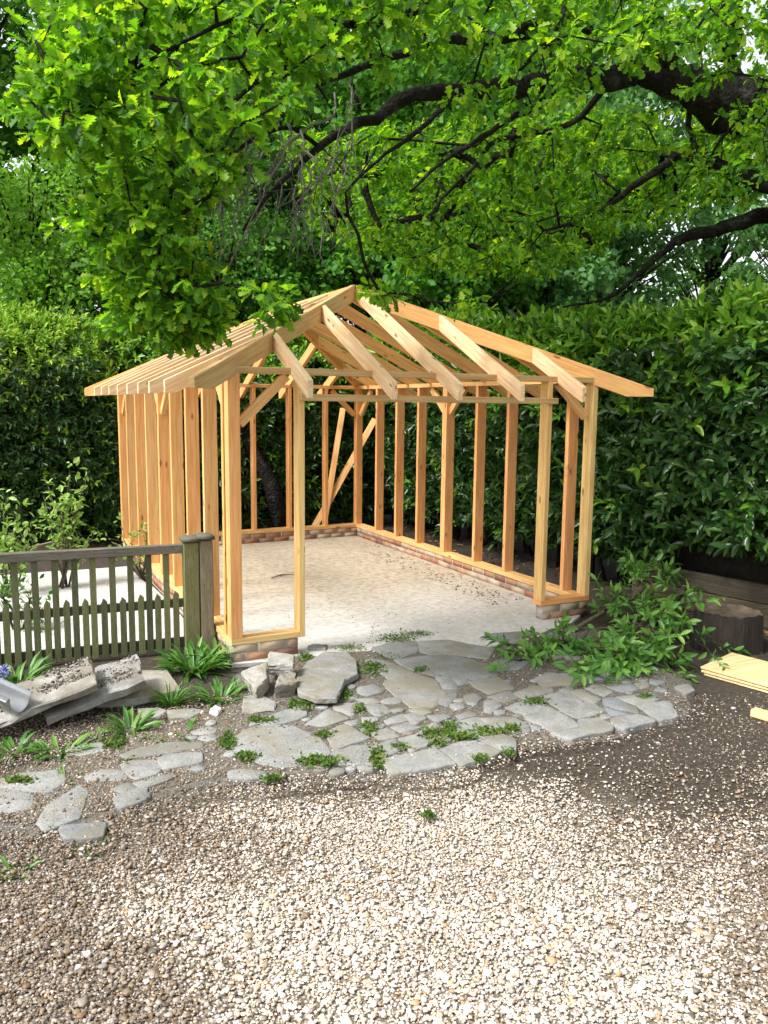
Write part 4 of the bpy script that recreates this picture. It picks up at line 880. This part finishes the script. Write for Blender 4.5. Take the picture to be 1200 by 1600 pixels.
# stump
c = (atz(1078, 985, -.0)+atz(1190, 985, -.0))/2; c = atz(1133, 1018, GZ); R0 = .275
c = c+np.array([ray(1133, 1018)[0], ray(1133, 1018)[1], 0])*.16
root = empty('tree_stump', (c[0], c[1], GZ), 'low dark wet tree stump beside the sleeper wall', 'stump'); A = Arr(); n = 48; V = []
prof = [(1.10, -.02), (1.05, .06), (1.0, .2), (.99, .30), (.97, .325)]; bark = 1+.05*rng.standard_normal(n)*.6+.03*np.sin(np.arange(n)*2*math.pi/n*5)
for s_, z in prof: V += [(c[0]+R0*s_*bark[i]*math.cos(2*math.pi*i/n), c[1]+R0*s_*bark[i]*math.sin(2*math.pi*i/n), GZ+z+.008*math.sin(i*1.7)) for i in range(n)]
A.add(V, [(r*n+i, r*n+(i+1) % n, (r+1)*n+(i+1) % n, (r+1)*n+i) for r in range(4) for i in range(n)]); A.build('bark', M_STUMPBARK, root, True)
A = Arr(); V = []
for s_, z in ((.965, .322), (.88, .318), (.78, .29), (.5, .285), (.2, .29)): V += [(c[0]+R0*s_*bark[i]*math.cos(2*math.pi*i/n), c[1]+R0*s_*bark[i]*math.sin(2*math.pi*i/n), GZ+z+rng.normal()*.003) for i in range(n)]
V.append((c[0], c[1], GZ+.29)); A.add(V, [(r*n+i, r*n+(i+1) % n, (r+1)*n+(i+1) % n, (r+1)*n+i) for r in range(4) for i in range(n)]+[(4*n+i, 4*n+(i+1) % n, 5*n) for i in range(n)]); A.build('cut_top', M_STUMPTOP, root)
# sleeper wall
s0 = atz(986, 935, GZ); s1 = atz(1330, 1010, GZ); sd = nrm(s1-s0); sn = np.array([-sd[1], sd[0], 0]); sn = sn if sn@(s0-CAM) > 0 else -sn
wall = empty('sleeper_wall', tuple(s0), 'low retaining wall of two weathered timber boards under the laurel hedge', 'wall')
Lw = float(np.linalg.norm(s1-s0))
def board(z0, z1, off=0): stick('sleeper_board', s0+sn*(.04+off)+up*(z0+z1)/2, s1+sn*(.04+off)+up*(z0+z1)/2, .08, z1-z0, M_SLEEPER, wall, sn, .006)
board(.0, .215); board(.222, .40, .004); stick('sleeper_post', s0+sn*.11+up*.0+sd*.1, s0+sn*.11+up*.38+sd*.1, .06, .06, M_SLEEPER, wall, sd)
# plywood
pA, pB, pC = atz(1094, 1050, -.13), atz(1172, 1012, -.10), atz(1330, 1046, -.11)
gpw = 'plywood offcuts on the soil'
def ply(label, z, da, rot, thick=.014):
    a = atz(1094, 1050, -.15)+np.array([da[0], da[1], 0]); e1 = nrm(atz(1176, 1012, -.15)-atz(1094, 1050, -.15)); e2 = nrm(atz(1330, 1118, -.15)-atz(1094, 1050, -.15)); e1[2] = e2[2] = 0
    if rot: c_, s_ = math.cos(rot), math.sin(rot); e1 = np.array([c_*e1[0]-s_*e1[1], s_*e1[0]+c_*e1[1], 0]); e2 = np.array([c_*e2[0]-s_*e2[1], s_*e2[0]+c_*e2[1], 0])
    p = [a, a+e1*.55, a+e1*.55+e2*.9, a+e2*.9]; bm = bmesh.new()
    f = bm.faces.new([bm.verts.new((q[0]-a[0], q[1]-a[1], 0)) for q in p]); r = bmesh.ops.extrude_face_region(bm, geom=[f])
    bmesh.ops.translate(bm, verts=[g_ for g_ in r['geom'] if isinstance(g_, bmesh.types.BMVert)], vec=(0, 0, thick)); bmesh.ops.recalc_face_normals(bm, faces=bm.faces)
    bmesh.ops.bevel(bm, geom=list(bm.edges), offset=.0015, segments=1, affect='EDGES')
    me = bpy.data.meshes.new('plywood_sheet'); bm.to_mesh(me); bm.free(); me.materials.append(M_PLY); o = link('plywood_sheet', me, None, (a[0], a[1], z)); o.rotation_euler = (0, 0, 0); return tag(o, label, 'plywood', gpw)
ply('topmost pale plywood sheet of the small stack by the stump', GZ+.050, (.0, .0), 0); ply('middle pale plywood sheet of the small stack by the stump', GZ+.028, (-.012, -.018), .03); ply('bottom pale plywood sheet lying on the soil under the stack', GZ+.006, (-.0, -.035), .015)
o0 = atz(1176, 1112, GZ+.03); o1 = atz(1290, 1146, GZ+.03); ob = stick('timber_offcut', o0, o1, .07, .05, M_FIR, None, np.cross(nrm(o1-o0), up)); tag(ob, 'short sawn timber offcut on the gravel at the right edge', 'timber')

# things behind the fence
A = Arr(); q = atz(45, 858, -.05)
b1 = stick('weathered_board', atz(10, 845, -.0), atz(75, 815, .15), .22, .05, M_GREYWOOD, None, (0, 0, 1)); tag(b1, 'weathered tan board propped up behind the left shrub', 'board')
b2 = stick('weathered_board', atz(20, 872, -.1), atz(108, 850, -.02), .18, .05, M_GREYWOOD, None, (0, 0, 1)); tag(b2, 'grey weathered board lying behind the top rail of the fence', 'board')
mp = atz(24, 850, -.15); A = Arr(); A.tube([mp, mp+np.array([0, 0, .75])], [.018, .018], 10); tag(A.build('metal_stake', M_METAL, None, True, mp), 'thin grey metal stake standing before the clipped hedge', 'stake')
# small stones by the back corner
for k, (x, y, lab) in enumerate(((352, 818, 'white stone lying behind the back sill, leftmost of two'), (372, 812, 'pale grey stone behind the back sill, right of the white one'))):
    p = atd(x, y, 12.2); p[2] = GZ+.1; block('garden_stone', [p+np.array([-.12, -.08, 0]), p+np.array([.1, -.1, .02]), p+np.array([.12, .07, 0]), p+np.array([-.09, .09, .0])], .13, M_PAPER, lab, 'stone', None, .015)
# fallen twig on the floor
A = Arr(); t0, t1 = atz(424, 903, -.128), atz(460, 897, -.128); A.tube([t0, t0*.6+t1*.4+np.array([0, .02, .012]), t1], [.006, .009, .003], 5); A.tube([t0*.6+t1*.4, t0*.6+t1*.4+np.array([.06, .08, .01])], [.006, .002], 4)
tag(A.build('fallen_twig', M_TWIG, None, True, t0), 'dark fallen twig lying on the concrete floor behind the jamb', 'twig')

# ================================================================== LITTER AND GRAVEL (stuff)
A = Arr(); Lv = Leaves()
def scatter_litter(n, poly, z, size, jit=.3):
    q = sample(poly, n, 1, 1); P_ = []
    po = np.array(poly, float)
    while len(P_) < n:
        xy = po.min(0)+rng.random((n, 2))*(po.max(0)-po.min(0)); xy = xy[inpoly(xy, poly)]
        P_ += [atz(a, b_, z) for a, b_ in xy]
    P_ = np.array(P_[:n]); P_[:, 2] = z+.004
    Lv.add(P_, unit(n)*np.array([1, 1, .1]), np.array([0, 0, 1.]), size*(.4+.9*rng.random(n)), jit)
scatter_litter(260, [(380, 860), (560, 838), (830, 950), (780, 980), (480, 995), (380, 960)], -.138, .018)
scatter_litter(280, [(560, 838), (830, 940), (770, 945), (580, 870)], -.138, .034)
scatter_litter(350, [(830, 970), (960, 950), (1090, 1050), (1050, 1100), (860, 1060)], GZ+.012, .03)
scatter_litter(150, [(100, 1100), (400, 1080), (560, 1210), (200, 1260), (0, 1240)], GZ+.02, .025)
n = 900; Pq = np.stack([rng.uniform(3.65, 5.2, n), rng.uniform(-1.6, 6.2, n), np.full(n, GZ+.01)], 1); Lv.add(Pq, unit(n)*np.array([1, 1, .15]), np.array([0, 0, 1.]), .06*(.4+.8*rng.random(n)), .4)
n = 300; Pq = np.stack([rng.uniform(-.5, 4.2, n), rng.uniform(5.4, 6.2, n), np.full(n, GZ+.01)], 1); Lv.add(Pq, unit(n)*np.array([1, 1, .15]), np.array([0, 0, 1.]), .06*(.4+.8*rng.random(n)), .4)
Lv.into(A, SMV, SMF); tag(A.build('leaf_litter', M_LITTER), 'dry brown leaf litter on floor and soil', kind='stuff')

def ico(sub):
    bm = bmesh.new(); bmesh.ops.create_icosphere(bm, subdivisions=sub, radius=1); V = np.array([v.co for v in bm.verts]); Fc = [[v.index for v in f.verts] for f in bm.faces]; bm.free(); return V, Fc
I1, I2 = ico(1), ico(2)
def vnoise(x, y, s, seed=0): return np.sin(x*s*1.3+seed)*np.cos(y*s*1.7+seed*2)+.6*np.sin((x+y)*s*2.3+seed*3)+.4*np.cos((x-2*y)*s*3.1)
def pebbles():
    A = Arr(); N = 410000
    xy = np.stack([rng.uniform(-3.2, 4.2, N), rng.uniform(-5.2, .2, N)], 1); x, y = xy.T
    P_ = np.stack([x, y, np.full(N, GZ)], 1); d = P_-CAM; q = d@Fv; u = 600+F_PX*(d@Rv)/q; v = 800-F_PX*(d@Uv)/q
    vis = (q > .3) & (u > -260) & (u < 1460) & (v < 1800) & (v > 1000)
    line = y+.28*x+.12*vnoise(x, y, 3)
    drive = np.clip((-2.0-line)/.45, 0, 1)
    nz_ = .2*vnoise(x, y, 2.2, 4); soil = np.clip((np.minimum(np.hypot((x-2.75)*.8, y+2.35)-.75, np.hypot((x-2.1)*.7, y+2.65)-.45)+nz_)/.8, .05, 1)
    edge = np.clip((-1.1-line)/.5, .0, 1)*.22
    left = np.exp(-((u-130)/170)**2-((v-1165)/60)**2)*.75
    inp = inpoly(xy, [tuple(q) for q in hin+.14*nn_]); rim = inpoly(xy, [tuple(q) for q in hp_-.12*nn_]) & ~inp & (v > 1090); lf = np.clip((420-u)/120, 0, 1)
    onp = inp*np.maximum(np.clip((v-1120)/90, 0, 1)*.55, lf*.75)+inp*.08
    dens = np.maximum.reduce([drive*(.12+.88*soil), edge*.6, left, onp, rim*.6*(.25+.75*soil)]); dens = dens*vis
    keep = rng.random(N) < dens
    # none on top of the laid stones or the floor
    idx = np.where(keep)[0]; on = np.zeros(len(idx), bool)
    for c, Pp in STONE_W: on |= inpoly(xy[idx], [tuple(t) for t in (c+(Pp-c)*.98)])
    idx = idx[(~on) | (rng.random(len(idx)) < .06)]; on = np.zeros(len(idx), bool)
    for c, Pp in STONE_W: on |= inpoly(xy[idx], [tuple(t) for t in (c+(Pp-c)*.98)])
    n = len(idx); s = rng.lognormal(-5.38, .40, n); s = np.clip(s, .0035, .017)
    near_ = q[idx] < 3.3; z = np.where(on, -.132+s*.4, GZ+s*.35+np.where(drive[idx] > .5, rng.random(n)*.010, 0)); z = np.where(rim[idx] & ~on, -.157+s*.6+rng.random(n)*.012, z); z = np.where(inp[idx] & ~on, -.1385+s*.3, z)
    big = (v[idx] < 1260) & (line[idx] > -2.3); s = np.where(big, s*.85, s)
    T = np.stack([x[idx], y[idx], z], 1); a = unit(n); b_ = unit(n); M = rand_rot(n, a, b_, .2)*(s[:, None]*np.stack([1+.3*rng.random(n), .85+.4*rng.random(n), .55+.25*rng.random(n)], 1))[:, None, :]
    # most lie flat
    flat = rng.random(n) < .75; ang = rng.random(n)*6.28; Z0 = np.zeros(n); Mf = np.stack([np.stack([np.cos(ang), np.sin(ang), Z0], 1), np.stack([-np.sin(ang), np.cos(ang), Z0], 1), np.stack([Z0, Z0, Z0+1], 1)], 2)
    Mf = Mf*(s[:, None]*np.stack([1+.45*rng.random(n), .8+.35*rng.random(n), .42+.2*rng.random(n)], 1))[:, None, :]; M = np.where(flat[:, None, None], Mf, M)
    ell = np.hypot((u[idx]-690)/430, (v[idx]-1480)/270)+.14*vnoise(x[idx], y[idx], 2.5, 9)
    brown = np.clip((ell-.74)/.5, .02, .96)*np.where(u[idx] > 690, .8, 1)  # dirtier stones outside the ellipse; canopy shade round the bright patch is coloured in
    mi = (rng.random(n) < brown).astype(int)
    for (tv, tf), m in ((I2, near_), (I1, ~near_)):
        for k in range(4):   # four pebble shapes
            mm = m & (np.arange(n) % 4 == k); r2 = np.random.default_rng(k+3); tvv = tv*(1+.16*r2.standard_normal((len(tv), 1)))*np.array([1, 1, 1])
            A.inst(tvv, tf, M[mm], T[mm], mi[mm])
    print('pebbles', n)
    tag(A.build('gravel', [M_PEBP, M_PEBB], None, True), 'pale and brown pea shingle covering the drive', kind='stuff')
pebbles()
